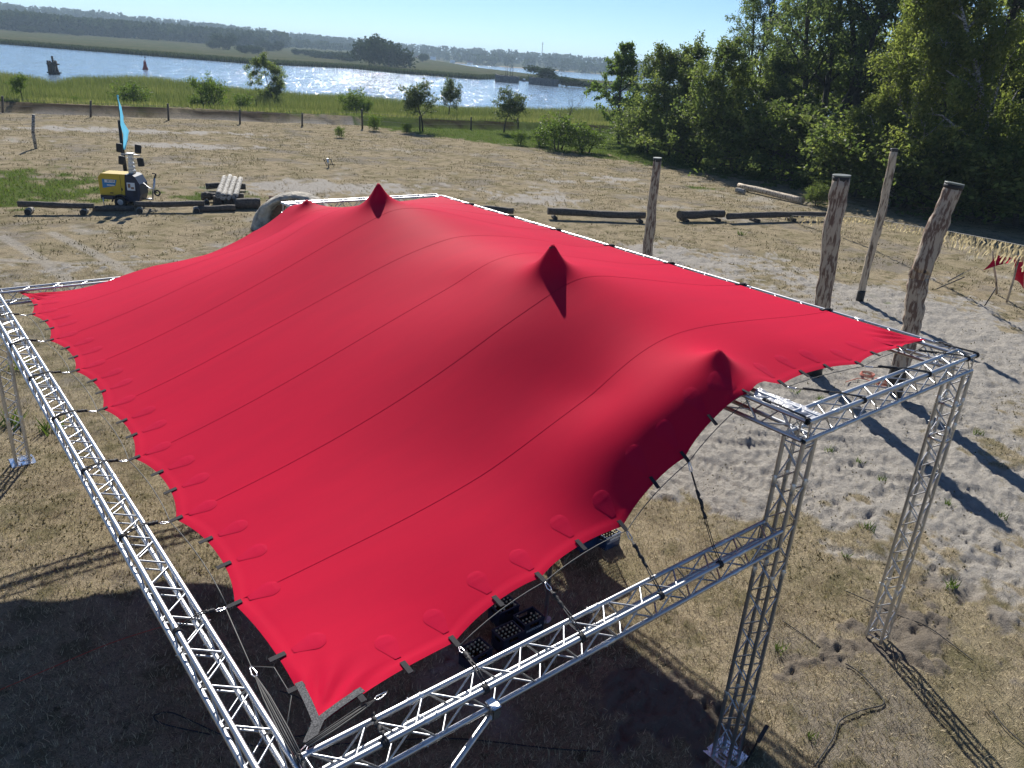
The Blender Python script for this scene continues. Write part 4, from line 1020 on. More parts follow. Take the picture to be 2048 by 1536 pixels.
for y in RYS[1:-1]:
    m = MB(); x = edgeX(y, 1); strap(m, onT(x-.10, y, .01)-tO, onT(x-.10, y, .01)-tO+Vector((.18, 0, -.02)), .055); m.build('tab', STRAP, tent)
# grey webbing corner at the near left
m = MB(); cx_, cy_ = float(b_[0][0]), float(b_[0][1])
for c_e, L_ in ((l_, .42), (b_, .46)):
    acc = 0.0; k = 0; prev = None
    while acc < L_:
        q0, q1 = c_e[k], c_e[k+2]; acc += float(np.linalg.norm(q1-q0)); k += 2
        inn = (np.array([.028, 0]) if c_e is l_ else np.array([0, .028]))
        strap(m, onT(q0[0]+inn[0], q0[1]+inn[1], .012)-tO, onT(q1[0]+inn[0], q1[1]+inn[1], .012)-tO, .062)
c0 = onT(cx_, cy_, .012)-tO
strap(m, c0+Vector((.06, .05, .004)), c0+Vector((-.10, -.10, -.01)), .085); m.build('corner_webbing', GREY, tent)
CORNER = c0+tO+Vector((-.10, -.10, -.01))
# cord that runs outside the cloth through the tabs
for seq in ([p for s_, p in PULLS if s_ == 'L'], [p for s_, p in PULLS if s_ == 'N'], [p for s_, p in PULLS if s_ == 'R']):
    pts = []
    for a, b in zip(seq[:-1], seq[1:]):
        for i in range(6):
            t = i/6; q = a.lerp(b, t); o = (1-abs(2*t-1)**2)*.045
            q = q+(Vector((o, 0, 0)) if abs(a.x-b.x) < abs(a.y-b.y) else Vector((0, o, 0))); pts.append(q-tO)
    pts.append(seq[-1]-tO); MB().tube(pts, .0055, 5).build('edge_cord', CORDG, tent)

# ------------------------------------------------------------------ ties between canopy and frame
def carabiner(m, a, b, w=.021, r=.0055):
    a, b = Vector(a), Vector(b); d = (b-a); s = d.cross(Vector((0, 0, 1))).normalized()*w
    m.tube([a, a+d*.2+s*.5, a+d*.75+s, b+s*.5, b-s*.5, a+d*.75-s, a+d*.2-s*.5, a], r, 6)
def tie(label, p, wraps, group, knot=True, thick=.011, carab=.11):
    """p: pull point; wraps: chord centres the cord goes over, the last one is wrapped round"""
    p = Vector(p); W = [Vector(q) for q in wraps]
    e = empty('tie_rope', p); tag(e, label, 'rope', group)
    d = (W[0]-p).normalized(); c1 = p+d*carab
    m = MB(); carabiner(m, Vector(), c1-p); m.build('carabiner', STEEL, e)
    for o in (-.014, .014):
        side = d.cross(Vector((0, 0, 1))).normalized()*o
        pts = [c1-p+side*.4]+[q-p+side+Vector((0, 0, .034)) for q in W]
        MB().tube(pts, thick*.55, 6).build('cord', BLACK, e)
    ax_ = (W[-1]-W[-2]) if len(W) > 1 else d
    perp = Vector((0, 1, 0)) if abs(ax_.x) > abs(ax_.y) else Vector((1, 0, 0))
    m = MB()
    for k in range(3): m.ring(W[-1]-p+perp*(k-1)*.016, .033, .009, 'Y' if perp.y else 'X', 16, 6)
    m.build('wrap', BLACK, e)
    if knot:
        m = MB(); rg = random.Random(int(p.y*100)); kk = [c1-p+d*.05]
        c = (c1-p)+(W[0]-c1)*.45+Vector((0, 0, .02)); L_ = min((W[0]-c1).length*.6, .32)
        pts = [c+d*(t-.5)*L_+Vector((rg.uniform(-.01, .01), rg.uniform(-.01, .01), 0)) for t in np.linspace(0, 1, 12)]
        m.tube(pts, [.012+.012*rg.random() for _ in pts], 7); m.build('knot', BLACK, e)
    return e
ordn = ['first', 'second', 'third', 'fourth', 'fifth', 'sixth', 'seventh']
TG = 'black ties of the canopy'
kL = 0
Lp = [p for s_, p in PULLS if s_ == 'L']
for k, p in enumerate(Lp):
    tie('black tie over the left beam, %s from the near corner' % ordn[k], p, [(X0+w_, p.y-.04, LO), (X0, p.y-.14, LO)], TG)
Np = [p for s_, p in PULLS if s_ == 'N']
lab = ['black tie with bright hook above the single dark crate', 'black tie from the cloth beside the grey pole to the front beam', 'black tie hanging past the mesh table to the front beam', 'long thin black tie over the trampled grass to the front beam']
for k, p in enumerate(Np[:4]):
    q0 = onplane(*[(950, 1333), (1131, 1226), (1300, 1150), (1421, 1088)][k], 2, LO+.03); q1 = onplane(*[(976, 1378), (1172, 1277), (1327, 1190), (1441, 1124)][k], 2, LO+.03)
    tie(lab[k], p, [(q0[0], w_, LO), (q1[0], 0, LO)], TG, thick=.012 if k < 3 else .009)
p = Np[4]; tie('black tie running along the plastic wrapped high corner', p, [(X1+.02, .45, HI+.01), (X1+.01, .02, HI)], TG)
Rp = [p for s_, p in PULLS if s_ == 'R']
for k, p in enumerate(Rp):
    tie('black tie over the short high beam, %s from its left end' % ordn[k], p, [(p.x+.22+.05*k, w_, HI), (p.x+.34+.08*k, 0, HI)], TG, thick=.010)
tie('thick black tie at the outer right corner of the frame', Vector((8.99, .60, 5.09)), [(X2+.12, w_, HI+.02), (X2+w_-.02, .0, HI)], TG, thick=.016, carab=.06)
for k, y in enumerate([2.3, 3.95, 5.6, 7.2, 8.85, 10.5, 12.1]):
    e = empty('beam_tie', (X2+w_, y, HI)); tag(e, 'black tie round the right beam, %s from the near corner' % ordn[k], 'rope', TG)
    m = MB()
    for j in range(4): m.ring((0, (j-1.5)*.03, 0), .034, .012, 'Y', 14, 6)
    m.build('wrap', BLACK, e)
    m = MB(); m.tube([(-w_+.0, -.02, .045), (-w_*.5, 0, .05), (0, .02, .04)], .014, 6); m.tube([(-w_+.0, .03, .04), (-w_*.6, -.02, .045), (0, -.02, .045)], .012, 6); m.build('cord', BLACK, e)
# near left corner: hook, bundles of cords to the corner of the frame
tie('black tie from the grey canopy corner to the corner of the frame', CORNER, [(X0+w_+.02, w_*.9, LO+.02), (X0+w_, .02, LO-.05)], TG, carab=.16)
def bundle(label, a, b, nn, carab=True):
    a, b = Vector(a), Vector(b); e = empty('rope_bundle', a); tag(e, label, 'rope', TG); d = (b-a)
    s = d.cross(Vector((0, 0, 1))).normalized(); m = MB(); carabiner(m, -d.normalized()*.02, d.normalized()*.13); m.build('carabiner', STEEL, e)
    for k in range(nn):
        o = (k-(nn-1)/2)*.013
        MB().tube([d.normalized()*.12, d*.35+s*o+Vector((0, 0, .01*(k % 2))), d*.7+s*o*1.3, d+s*o], .006, 5).build('cord', BLACK if k % 2 else CORDG, e)
    return e
A1 = Vector(onplane(502, 1335, 2, 3.62)); bundle('bundle of black cords from the left edge cord down to the frame corner', A1, (X0+w_+.02, .16, LO+.05), 5)
A2 = Vector(onplane(772, 1385, 2, 3.55)); bundle('bundle of black cords along the front beam to the frame corner', A2, (X0+w_+.12, w_+.03, LO+.05), 4)
e = empty('loose_cord', A1); tag(e, 'thin cord linking the near tabs of the left edge to the rope bundle', 'rope')
tb = [Vector(onplane(x, y, 2, 3.62)) for x, y in ((452, 1218), (502, 1333), (548, 1335), (583, 1392), (566, 1500))]
MB().tube([q-A1 for q in tb], .005, 5).build('cord', CORDG, e)
p0 = Vector((onplane(742, 1425, 2, LO+.03)[0], w_, LO)); e = empty('chain_tie', p0); tag(e, 'black knotted tie on the front beam nearest the frame corner', 'rope', TG)
m = MB(); q1 = Vector((onplane(777, 1497, 2, LO)[0], 0, LO))-p0
for k in range(3): m.ring(q1+Vector(((k-1)*.018, 0, 0)), .034, .011, 'X', 16, 6)
m.build('wrap', BLACK, e)
m = MB(); m.tube([Vector((0, .03, .03)).lerp(q1+Vector((0, 0, .04)), t)+Vector((.012*math.sin(t*25), 0, .008*math.cos(t*31))) for t in np.linspace(0, 1, 16)], [.012+.010*(i % 3 == 0) for i in range(16)], 6); m.build('cord', BLACK, e)
# clear sheet crumpled over the high corner
g = np.random.default_rng(3); V = []; n1_, n2_ = 26, 10
for i in range(n1_):
    for j in range(n2_):
        y = .02+.80*i/(n1_-1)*(1+.02*math.sin(j)); x = X1-.02+(w_+.06)*j/(n2_-1)
        sag = -.04*math.sin(math.pi*j/(n2_-1))+.014*(vnoise(np.array(x*18), np.array(y*14), 3)-.5)*2
        V.append((x-X1, y, HI+.032+float(sag)-HI))
T = [(i*n2_+j, i*n2_+j+1, (i+1)*n2_+j+1, (i+1)*n2_+j) for i in range(n1_-1) for j in range(n2_-1)]
o = MB().add(V, T, True).build('plastic_sheet', PLASTIC); o.location = (X1, 0, HI); tag(o, 'crumpled clear plastic sheet on the high corner of the frame', 'sheet')
# same wrap at the far inner corner
o = MB().add([(a, -b, c) for a, b, c in V], [t[::-1] for t in T], True).build('plastic_sheet', PLASTIC); o.location = (X1-.0, Y2, HI); o.scale = (1.1, 1.0, 1.4); tag(o, 'white plastic sheet at the far end behind the small rear peak', 'sheet')
# ------------------------------------------------------------------ under the canopy
def pole_to(x, y, label):
    e = empty('canopy_pole', (x, y, 0)); tag(e, label, 'pole', 'poles under the canopy')
    zt = float(tent_z(np.array(x), np.array(y)))-.05
    MB().cyl((0, 0, 0.02), (0, 0, zt), .032, 14).build('tube', ALU2, e)
    MB().cyl((0, 0, 0), (0, 0, .03), .10, 16).build('foot', ALU2, e); MB().lathe([(.03, 0), (.06, .02), (.05, .05), (0, .07)], (0, 0, zt-.03), 12).build('head', RUBBER, e)
pole_to(4.63, 3.58, 'grey pole under the canopy beside the beer crates')
for (px, py, pz, sg), lb in zip(PEAKS, ('pole under the near small peak', 'pole under the second peak', 'pole under the third peak', 'pole under the rear small peak')):
    e = empty('peak_pole', (px, py, HI)); tag(e, 'short '+lb+' standing on the high beam', 'pole', 'peak poles'); MB().cyl((0, 0, .03), (0, 0, pz-HI-.06), .03, 12).build('tube', ALU2, e); MB().lathe([(.03, pz-HI-.10), (.055, pz-HI-.08), (.045, pz-HI-.05), (0, pz-HI-.035)], n=12).build('cap', RUBBER, e)
def crate(x, y, z, rz, h, label, mat_, cat='crate', nb=(5, 4), cap=None, skip=(), text=None, parts=True):
    e = empty('beer_crate', (x, y, z), rz); tag(e, label, cat, 'beer crates'); L_, W_ = .40, .30
    m = MB()
    m.box((0, 0, .01), (L_, W_, .02))
    for sy in (-1, 1):
        m.box((0, sy*(W_/2-.006), h*.34), (L_, .012, h*.62)); m.box((0, sy*(W_/2-.004), h*.94), (L_+.012, .02, h*.12))
        for sx in (-1, 1): m.box((sx*L_*.36, sy*(W_/2-.006), h*.74), (L_*.26, .012, h*.32))
    for sx in (-1, 1):
        m.box((sx*(L_/2-.006), 0, h*.34), (.012, W_-.025, h*.62)); m.box((sx*(L_/2-.004), 0, h*.94), (.02, W_-.025, h*.12))
        for sy in (-1, 1): m.box((sx*(L_/2-.006), sy*W_*.36, h*.74), (.012, W_*.22, h*.32))
    m.build('box', mat_, e)
    m = MB()
    for i in range(1, nb[0]): m.box((-L_/2+L_*i/nb[0], 0, h*.30), (.005, W_-.03, h*.5))
    for j in range(1, nb[1]): m.box((0, -W_/2+W_*j/nb[1], h*.305), (L_-.03, .005, h*.5))
    m.build('divider', mat_, e)
    k = 0
    for i in range(nb[0]):
        for j in range(nb[1]):
            k += 1
            if k in skip: continue
            bo = link('bottle', BOT, e); bo.location = (-L_/2+.012+(L_-.024)*(i+.5)/nb[0], -W_/2+.012+(W_-.024)*(j+.5)/nb[1], .022)
            co = link('bottle_cap', CAPM, bo); co.location = (0, 0, .27*h/.30)
    if text: text_mesh(text, .055, WHITE, e, 'lettering', (0, -W_/2-.001, h*.52), (math.pi/2, 0, 0))
    return e
hc = .31
BOT = MB().lathe([(0, 0), (.031, 0), (.032, .16), (.022, .19), (.013, .215), (.013, .268), (0, .268)], n=10).mesh('bottle', mat('brown_glass', (.05, .02, .006), .12))
CAPM = MB().lathe([(.015, -.006), (.016, .006), (.012, .012), (0, .013)], n=10).mesh('bottle_cap', mat('cap_metal', (.5, .45, .3), .5, .3))
q = at(1013, 1276, hc); a1_ = math.radians(-1)
crate(3.72, 3.45, 0, a1_, hc, 'dark crate full of beer bottles nearest the front beam', CDARK)
crate(4.21, 3.53, 0, a1_, hc, 'dark crate half empty with white lettering on its front beside the grey pole', CDARK, skip=(3, 7, 8, 11, 12, 16, 19, 20), text='ROSTOCKER')
crate(4.06, 3.98, 0, a1_, hc, 'dark crate of bottles behind the half empty one', CDARK, skip=(2, 6, 9, 13))
crate(3.08, 3.42, 0, .06, hc, 'dark crate standing apart at the left under the cloth edge', CDARK, skip=(5,))
# wire mesh trolley with a light crate on it
e = empty('mesh_trolley', (6.55, 5.02, 0), .02); e.scale = (1, 1, 1.55); tag(e, 'dark wire mesh trolley under the canopy behind the two blue crates', 'trolley')
m = MB()
for z in (.16, .74):
    for a, b in (((-.6, -.32), (.6, -.32)), ((.6, -.32), (.6, .32)), ((.6, .32), (-.6, .32)), ((-.6, .32), (-.6, -.32))): m.tube([(a[0], a[1], z), (b[0], b[1], z)], .016, 7)
for a in ((-.6, -.32), (.6, -.32), (.6, .32), (-.6, .32)): m.tube([(a[0], a[1], .10), (a[0], a[1], .74)], .016, 7)
m.build('frame', TARB, e)
for nm, x0, x1, y in [('mesh_side', a_, b_, y_) for a_, b_ in ((-.6, -.25), (.25, .6)) for y_ in (-.32, .32)]:
    m = MB()
    if 1:
        for i in range(11): m.box((x0+(x1-x0)*i/10, y, .45), (.006, .006, .58))
        for i in range(15): m.box(((x0+x1)/2, y, .18+.56*i/15), (x1-x0, .005, .006))
    m.build(nm, TARB, e)
MB().box((0, 0, .44), (.46, .60, .56), bev=.02).build('body', TARB, e)
m = MB(); m.box((0, 0, .735), (1.16, .60, .014)); m.build('top_plate', TARB, e)
for sx in (-1, 1):
    MB().tube([(sx*.5, .32, .7), (sx*.5, .34, 1.5)], .016, 7).build('handle', TARB, e)
    for sy in (-1, 1): MB().ring((sx*.5, sy*.26, .075), .05, .025, 'X', 14, 6).build('caster', RUBBER, e)
q = at(1178, 1100, .0); crate(float(q[0]), float(q[1])+.16, 0, .03, .29, 'plain blue crate left of the blue crate with white bars', CBLUE)
q = at(1222, 1098, .0); e = crate(float(q[0])+.04, float(q[1])+.16, 0, .03, .29, 'blue crate with white bars and lettering before the mesh trolley', CBLUE, text='ROSTOCKER')
m = MB()
for i in range(16): m.box((-.10+.018*i, -.155, .215), (.009, .006, .05))
m.build('white_bars', WHITE, e)
# leaning board by the near column
p = at(1500, 1522, 0); e = empty('leaning_board', (p[0]+.10, p[1]+.02, 0), .25); tag(e, 'dark board standing behind the foot of the near column', 'board')
MB().box((0, 0, .22), (.36, .022, .44), rot=Matrix.Rotation(.18, 3, 'X')).build('panel', TARB, e)
MB().box((0, -.045, .44), (.36, .05, .02)).build('rim', TARB, e)

# ------------------------------------------------------------------ cables
def cable(pxs, r, mat_, label, name='cable', z=.012, cat='cable'):
    pts = [at(x, y, 0) for x, y in pxs]; out = []
    for i in range(len(pts)-1):
        p0, p1, p2, p3 = pts[max(i-1, 0)], pts[i], pts[i+1], pts[min(i+2, len(pts)-1)]
        for t in np.linspace(0, 1, 8, endpoint=False): out.append(.5*((2*p1)+(-p0+p2)*t+(2*p0-5*p1+4*p2-p3)*t*t+(-p0+3*p1-3*p2+p3)*t**3))
    out.append(pts[-1]); O = Vector((out[0][0], out[0][1], 0))
    o = MB().tube([Vector((q[0], q[1], gz(q[0], q[1])+z+r))-O for q in out], r, 6).build(name, mat_); o.location = O; tag(o, label, cat); return o
cable([(1628, 1536), (1665, 1480), (1680, 1444), (1722, 1424), (1765, 1412), (1758, 1392), (1720, 1350), (1690, 1330)], .011, BLACK, 'black cable bending across the dry grass at lower right', z=.02)
cable([(1565, 1244), (1610, 1275), (1650, 1305)], .009, BLACK, 'short stretch of black cable left of the right column foot', z=.015)
cable([(1690, 1185), (1735, 1205), (1790, 1232), (1850, 1255), (1900, 1290), (1945, 1325)], .009, BLACK, 'black cable passing behind the foot of the right column', z=.03)
cable([(1982, 1425), (2010, 1460), (2060, 1505)], .009, BLACK, 'thin cable leaving at the lower right edge', z=.03)
cable([(-20, 1392), (100, 1340), (220, 1290), (330, 1255), (420, 1235)], .008, ORANGE, 'thin orange cable in the shade at the left', z=.02)
cable([(420, 1472), (330, 1452), (308, 1436), (340, 1428), (390, 1448), (450, 1475), (540, 1500), (700, 1490), (900, 1480), (1100, 1500), (1200, 1506)], .009, BLACK, 'black cable looping in the shade under the canopy corner', z=.02)
cable([(560, 1385), (600, 1400), (640, 1440), (620, 1470), (560, 1480)], .009, BLACK, 'black cable loop seen through the near left corner', z=.02)
p = at(1765, 770, 0); e = empty('cable_coil', (p[0], p[1], gz(p[0], p[1]))); tag(e, 'orange cable coil on the sand behind the high beam', 'cable')
m = MB()
for k in range(5): m.ring((.03*math.sin(k*2), .03*math.cos(k*2), .06+.025*k), .22-.012*(k % 3), .012, 'Z', 20, 6)
m.build('coil', ORANGE, e)
p = at(1733, 753, 0); e = empty('cable_coil', (p[0], p[1], gz(p[0], p[1]))); tag(e, 'smaller orange coil left of the other under the cloth', 'cable')
m = MB()
for k in range(3): m.ring((.02*k, 0, .05+.025*k), .20, .011, 'Z', 20, 6)
m.build('coil', ORANGE, e)
cable([(1690, 768), (1720, 760), (1745, 768), (1770, 778), (1800, 772)], .012, ORANGE, 'orange cable joining the two coils', z=.05)

# ------------------------------------------------------------------ wooden poles
def facing(base, px, py):
    d = ray(px, py); h = np.array([FW[0], FW[1], 0]); t = ((np.asarray(base)-CAM)@h)/(d@h); return CAM+d*t
def wpole(pxs, rpx, mat_, label, topmat=TARB, captop=True, foot=True, wob=.1, seed=0, baseground=None):
    b = at(*(baseground or pxs[0]), 0); pts = [facing(b, x, y) for x, y in pxs]; pts[0] = np.array([b[0], b[1], -.15]) if baseground is None else pts[0]
    e = empty('wooden_pole', (b[0], b[1], 0)); tag(e, label, 'pole', 'tall wooden poles in the sand'); O = Vector((b[0], b[1], 0))
    P_ = []; Rr = []; n = 7
    for i in range(len(pts)-1):
        for t in np.linspace(0, 1, n, endpoint=False): P_.append(Vector(pts[i]*(1-t)+pts[i+1]*t)-O); Rr.append(hpx(b, rpx[i]*(1-t)+rpx[i+1]*t))
    P_.append(Vector(pts[-1])-O); Rr.append(hpx(b, rpx[-1])); rg = random.Random(seed)
    for i in range(1, len(P_)-1): P_[i] = P_[i]+Vector((rg.uniform(-1, 1), rg.uniform(-1, 1), 0))*Rr[i]*.10; Rr[i] *= rg.uniform(.94, 1.06)
    MB().tube(P_, Rr, 14, wob=wob, seed=seed).build('shaft', mat_, e)
    d = (P_[-1]-P_[-2]).normalized(); r = Rr[-1]
    MB().tube([P_[-1]-d*.10, P_[-1]+d*.02], [r*1.04, r*1.06], 16).build('cap_band', topmat, e)
    if captop: MB().tube([P_[-1]+d*.02, P_[-1]+d*.06], [r*1.08, r*1.08], 16).build('cap', CAPG, e)
    if foot:
        k = 0
        while k < len(P_)-1 and P_[k].z < foot: k += 1
        f_ = (foot-P_[k-1].z)/max(P_[k].z-P_[k-1].z, 1e-6); pe = P_[k-1].lerp(P_[k], f_)
        MB().tube(P_[:k]+[pe], [q*1.06 for q in Rr[:k]]+[Rr[k]*1.06], 14, wob=wob*.6, seed=seed).build('painted_foot', TARB, e)
wpole([(1292, 545), (1302, 430), (1315, 318)], [11, 9.5, 7.5], BARKP, 'lone thin wooden pole beyond the right beam near the log benches', captop=True, foot=False, seed=1)
wpole([(1628, 750), (1645, 612), (1662, 480), (1683, 354)], [16.5, 15.5, 15.5, 15], BARKP, 'thick straight wooden pole with a flat black cap', foot=.7, seed=2, wob=.14)
wpole([(1787, 790), (1806, 715), (1826, 640), (1836, 560), (1842, 540), (1868, 470), (1908, 370)], [15, 16, 17, 18, 18, 17.5, 15.5], BARKP, 'crooked thick wooden pole bent at mid height', foot=.95, seed=3, wob=.16)
wpole([(1719, 601), (1735, 530), (1765, 420), (1789, 298)], [7, 7, 8, 6.5], PALEW, 'thin pale leaning pole with a black foot', foot=.45, captop=False, seed=4)

# ------------------------------------------------------------------ log benches
def logm(a, b, ra, rb, seed=0, n=10, wob=.12, bend=.06):
    rg = random.Random(seed); a, b = Vector(a), Vector(b); m = MB(); k = 12; P_ = []; Rr = []
    for i in range(k):
        t = i/(k-1); P_.append(a.lerp(b, t)+Vector((rg.uniform(-1, 1)*bend*.3, rg.uniform(-1, 1)*bend*.3, bend*math.sin(t*5+seed)*.5))); Rr.append((ra+(rb-ra)*t)*rg.uniform(.92, 1.06))
    m.tube(P_, Rr, n, wob=wob, seed=seed); return m
LOGEND = mat('log_end', (.30, .23, .15), .85, noise=(20, .4, .6), c2=(.18, .13, .085))
def bench(ax, ay, bx, by, rp, sup, label, seed, zc=.42, mat_=DARKW, ends=True):
    A_ = at(ax, ay, zc); B_ = at(bx, by, zc); e = empty('log_bench', (A_[0], A_[1], 0)); tag(e, label, 'bench', 'log benches'); O = Vector((A_[0], A_[1], 0))
    ra = hpx(A_, rp)
    logm(Vector(A_)-O, Vector(B_)-O, ra, ra*.92, seed).build('log', mat_, e)
    dr = (Vector(B_)-Vector(A_)); dr.z = 0; dr.normalize(); pr = Vector((dr.y, -dr.x, 0))
    if (pr.x*FW[0]+pr.y*FW[1]) > 0: pr = -pr
    for f in sup:
        c = Vector(A_).lerp(Vector(B_), f)-O; rs = min(max((zc-ra)/2+.02, .11), .17); c.z = rs-.02
        s = logm(c-pr*.38, c+pr*.42, rs, rs, seed+3, 10, .06, .01).build('support_log', BIRCH if seed % 2 else DARKW, e)
        MB().cyl(c+pr*.40, c+pr*.435, rs*.93, 12).build('log_end', LOGEND if False else TARB, s)
bench(37, 409, 188, 411, 6.2, (.13, .86), 'log bench at the far left, left of the yellow generator', 1)
bench(268, 408, 408, 408, 6.0, (.07, .88), 'log bench right of the generator wheel', 3)
bench(404, 391, 420, 391, 7, (.5,), 'short dark log end left of the birch log table', 5)
bench(952, 417, 1027, 421, 6.5, (.75,), 'short dark log bench just beyond the right beam', 6)
bench(1096, 423, 1290, 431, 7.5, (.07, .95), 'long dark log bench left of the lone thin pole', 8)
bench(1358, 429, 1446, 428, 8.5, (.13, .85), 'short thick log bench right of the lone thin pole', 10)
bench(1456, 432, 1650, 428, 6.5, (.27, .64), 'long log bench under the left end of the straw garland', 12)
# log table: four birch logs on dark beams
A_ = at(455, 398, .5); e = empty('log_table', (A_[0], A_[1], 0)); tag(e, 'four pale birch logs lying side by side on dark logs', 'log table'); O = Vector((A_[0], A_[1], 0))
for k, (n_, f_) in enumerate([((436, 391), (449, 355)), ((446, 395), (460, 353)), ((457, 395), (470, 357)), ((470, 394), (481, 358))]):
    logm(Vector(at(*n_, .62))-O, Vector(at(*f_, .62))-O, .155, .15, 20+k, 10, .08, .02).build('birch_log', BIRCH, e)
for k, (n_, f_) in enumerate([((402, 393), (486, 392)), ((412, 372), (490, 372))]):
    logm(Vector(at(*n_, .30))-O, Vector(at(*f_, .30))-O, .19, .18, 30+k).build('beam', DARKW, e)
for k, (x, y) in enumerate([(437, 408), (463, 410)]):
    c = Vector(at(x, y, 0))-O; MB().box((c.x, c.y, .22), (.5, .25, .44), rz=-YAW).build('post', DARKW, e)
def toplog(a, b, z, r, mat_, label, seed, name='log', cat='log', r2=None):
    A_ = at(*a, z); B_ = at(*b, z); o = logm(Vector((0, 0, 0)), Vector(B_)-Vector(A_), r, r2 or r, seed, 12, .1, .03).build(name, mat_); o.location = A_; tag(o, label, cat); return o
toplog((396, 418), (470, 416), .18, .17, DARKW, 'dark log on the ground before the birch log table', 41)
toplog((468, 407), (520, 407), .30, .30, DARKW, 'thick dark log between the birch log table and the rock shell', 42)
toplog((186, 417), (268, 417), .14, .14, DARKW, 'dark log shape standing in for the shadow under the generator trailer', 43)  # trailer's ground shadow, put in as a dark log shape
toplog((1478, 371), (1606, 401), .30, .21, PALEW, 'long bark covered log lying before the grove', 44, r2=.25)
toplog((1472, 380), (1490, 383), .20, .20, BIRCH, 'short white log beside the upper end of the long lying log', 45)
toplog((1608, 401), (1622, 392), .25, .05, DARKW, 'thin dark branch behind the low end of the lying log', 46, 'branch', 'branch')

# ------------------------------------------------------------------ rock shell with plank lining
b = at(520, 470, 0); e = empty('rock_shell', (b[0], b[1], 0)); tag(e, 'grey rock like arch lined with brown planks behind the canopy', 'shelter'); O = Vector((b[0], b[1], 0))
bb = at(560, 462, 0)
arc = [(519, 476), (518, 456), (521, 437), (530, 419), (546, 405), (564, 397), (583, 394), (604, 396), (624, 402), (642, 416), (654, 440)]
P_ = [Vector(facing(bb, x, y))-O for x, y in arc]; P_[0].z = -.1
hF = Vector((FW[0], FW[1], 0)).normalized()
V = []; Fc = []; nn = 18; rg = random.Random(4); K = len(P_); sub = 4
Q = []
for i in range(K-1):
    for t in range(sub): Q.append(P_[i].lerp(P_[i+1], t/sub))
Q.append(P_[-1]); cen = sum(P_, Vector())/K; cen.z = .6
for i, p in enumerate(Q):
    out = (p-cen); out -= hF*out.dot(hF); out.normalize(); tk = .22+.38*max(0, 1-i/(.36*len(Q)))
    for j in range(nn):
        a = 2*math.pi*j/nn
        lum = 1+.30*(float(fbm(np.array(i*.23+3), np.array(j*.5), 3, 8))-.5)*2*.6
        V.append(p+out*(math.cos(a)*tk*lum)+hF*(math.sin(a)*.60*lum+.25))
for i in range(len(Q)-1):
    for j in range(nn): Fc.append((i*nn+j, i*nn+(j+1) % nn, (i+1)*nn+(j+1) % nn, (i+1)*nn+j))
MB().add(V, Fc, True).build('rock_arch', ROCKM, e)
for k in range(8):
    z = .15+k*.19
    wd = 3.0*math.sqrt(max(1-(z/2.0)**2, .05)); c = cen+hF*.55; 
    MB().box((c.x, c.y, z), (wd, .05, .20), rz=-YAW).build('plank', PLANKM, e)

# ------------------------------------------------------------------ mobile light tower
b = at(256, 412, 0); e = empty('light_tower', (b[0], b[1], 0), -YAW+.10); tag(e, 'yellow mobile light tower on a trailer with four lamps folded low', 'light tower')
u_ = hpx(b, 1)
MB().prism([(-1.10, .62), (.12, .62), (.22, 1.72), (-.95, 1.72), (-1.12, 1.52)], -.55, .55, Matrix(((1, 0, 0, 0), (0, 0, 1, 0), (0, 1, 0, 0), (0, 0, 0, 1)))).build('yellow_hood', YELL, e)
MB().prism([(.135, .35), (.80, .35), (.92, .7), (.92, 1.25), (.72, 1.62), (.60, 1.70), (.235, 1.72)], -.55, .55, Matrix(((1, 0, 0, 0), (0, 0, 1, 0), (0, 1, 0, 0), (0, 0, 0, 1)))).build('dark_end_panel', DBLUE, e)
MB().box((-.18, 0, .50), (1.90, 1.06, .22), bev=.03).build('chassis', DBLUE, e)
m = MB()
for k in range(6): m.box((.66, -.556, .62+.07*k), (.22, .012, .03))
m.build('vent', RUBBER, e)
m = MB(); m.box((-.45, -.553, .66), (1.2, .008, .012)); m.box((-.02, -.553, 1.15), (.012, .008, 1.0)); m.box((-.52, -.556, .74), (.16, .012, .05)); m.box((.02, -.556, .95), (.05, .02, .12)); m.build('hood_joint', RUBBER, e)
m = MB(); m.box((.48, -.56, 1.12), (.40, .03, .40), bev=.01); pn = m.build('control_panel', WHITE, e)
m = MB(); m.box((.40, -.58, 1.16), (.12, .02, .2)); m.box((.56, -.58, 1.05), (.14, .02, .1)); m.build('gauge', PLANKM, pn)
for sy in (-1, 1):
    wv = MB().ring((-.10, sy*.62, .30), .22, .10, 'Y', 24, 10).build('wheel', RUBBER, e)
    m = MB(); m.lathe([(0, -.05), (.17, -.05), (.19, 0), (.17, .05), (.10, .03), (0, .04)], (-.10, sy*.64, .30), 20, Matrix.Rotation(sy*-math.pi/2, 3, 'X')); m.build('rim', ALU2, wv)
    pts = [(-.10+.40*math.cos(t), .30+.40*math.sin(t)) for t in np.linspace(.1, math.pi-.1, 12)]
    m = MB(); Vf = []
    for x, z in pts: Vf += [(x, sy*.52, z), (x, sy*.76, z), (x, sy*.76, z-.04), (x, sy*.52, z-.04)]
    Ff = [(i*4+j, i*4+(j+1) % 4, i*4+4+(j+1) % 4, i*4+4+j) for i in range(11) for j in range(4)]
    m.add(Vf, Ff); m.build('mudguard', DBLUE, e)
m = MB(); m.tube([(.80, 0, .42), (1.35, 0, .42)], .05, 8); m.tube([(1.30, 0, .42), (1.42, 0, .95), (1.52, 0, 1.55)], [.05, .07, .04], 8); m.tube([(.9, 0, 1.25), (1.2, 0, 1.0), (1.42, 0, .95)], .03, 6); m.build('drawbar', ALU2, e)
m = MB(); m.tube([(1.52, 0, 1.55), (1.60, 0, 1.75), (1.42, 0, 1.78)], [.05, .045, .03], 7); m.build('coupling_handle', RUBBER, e)
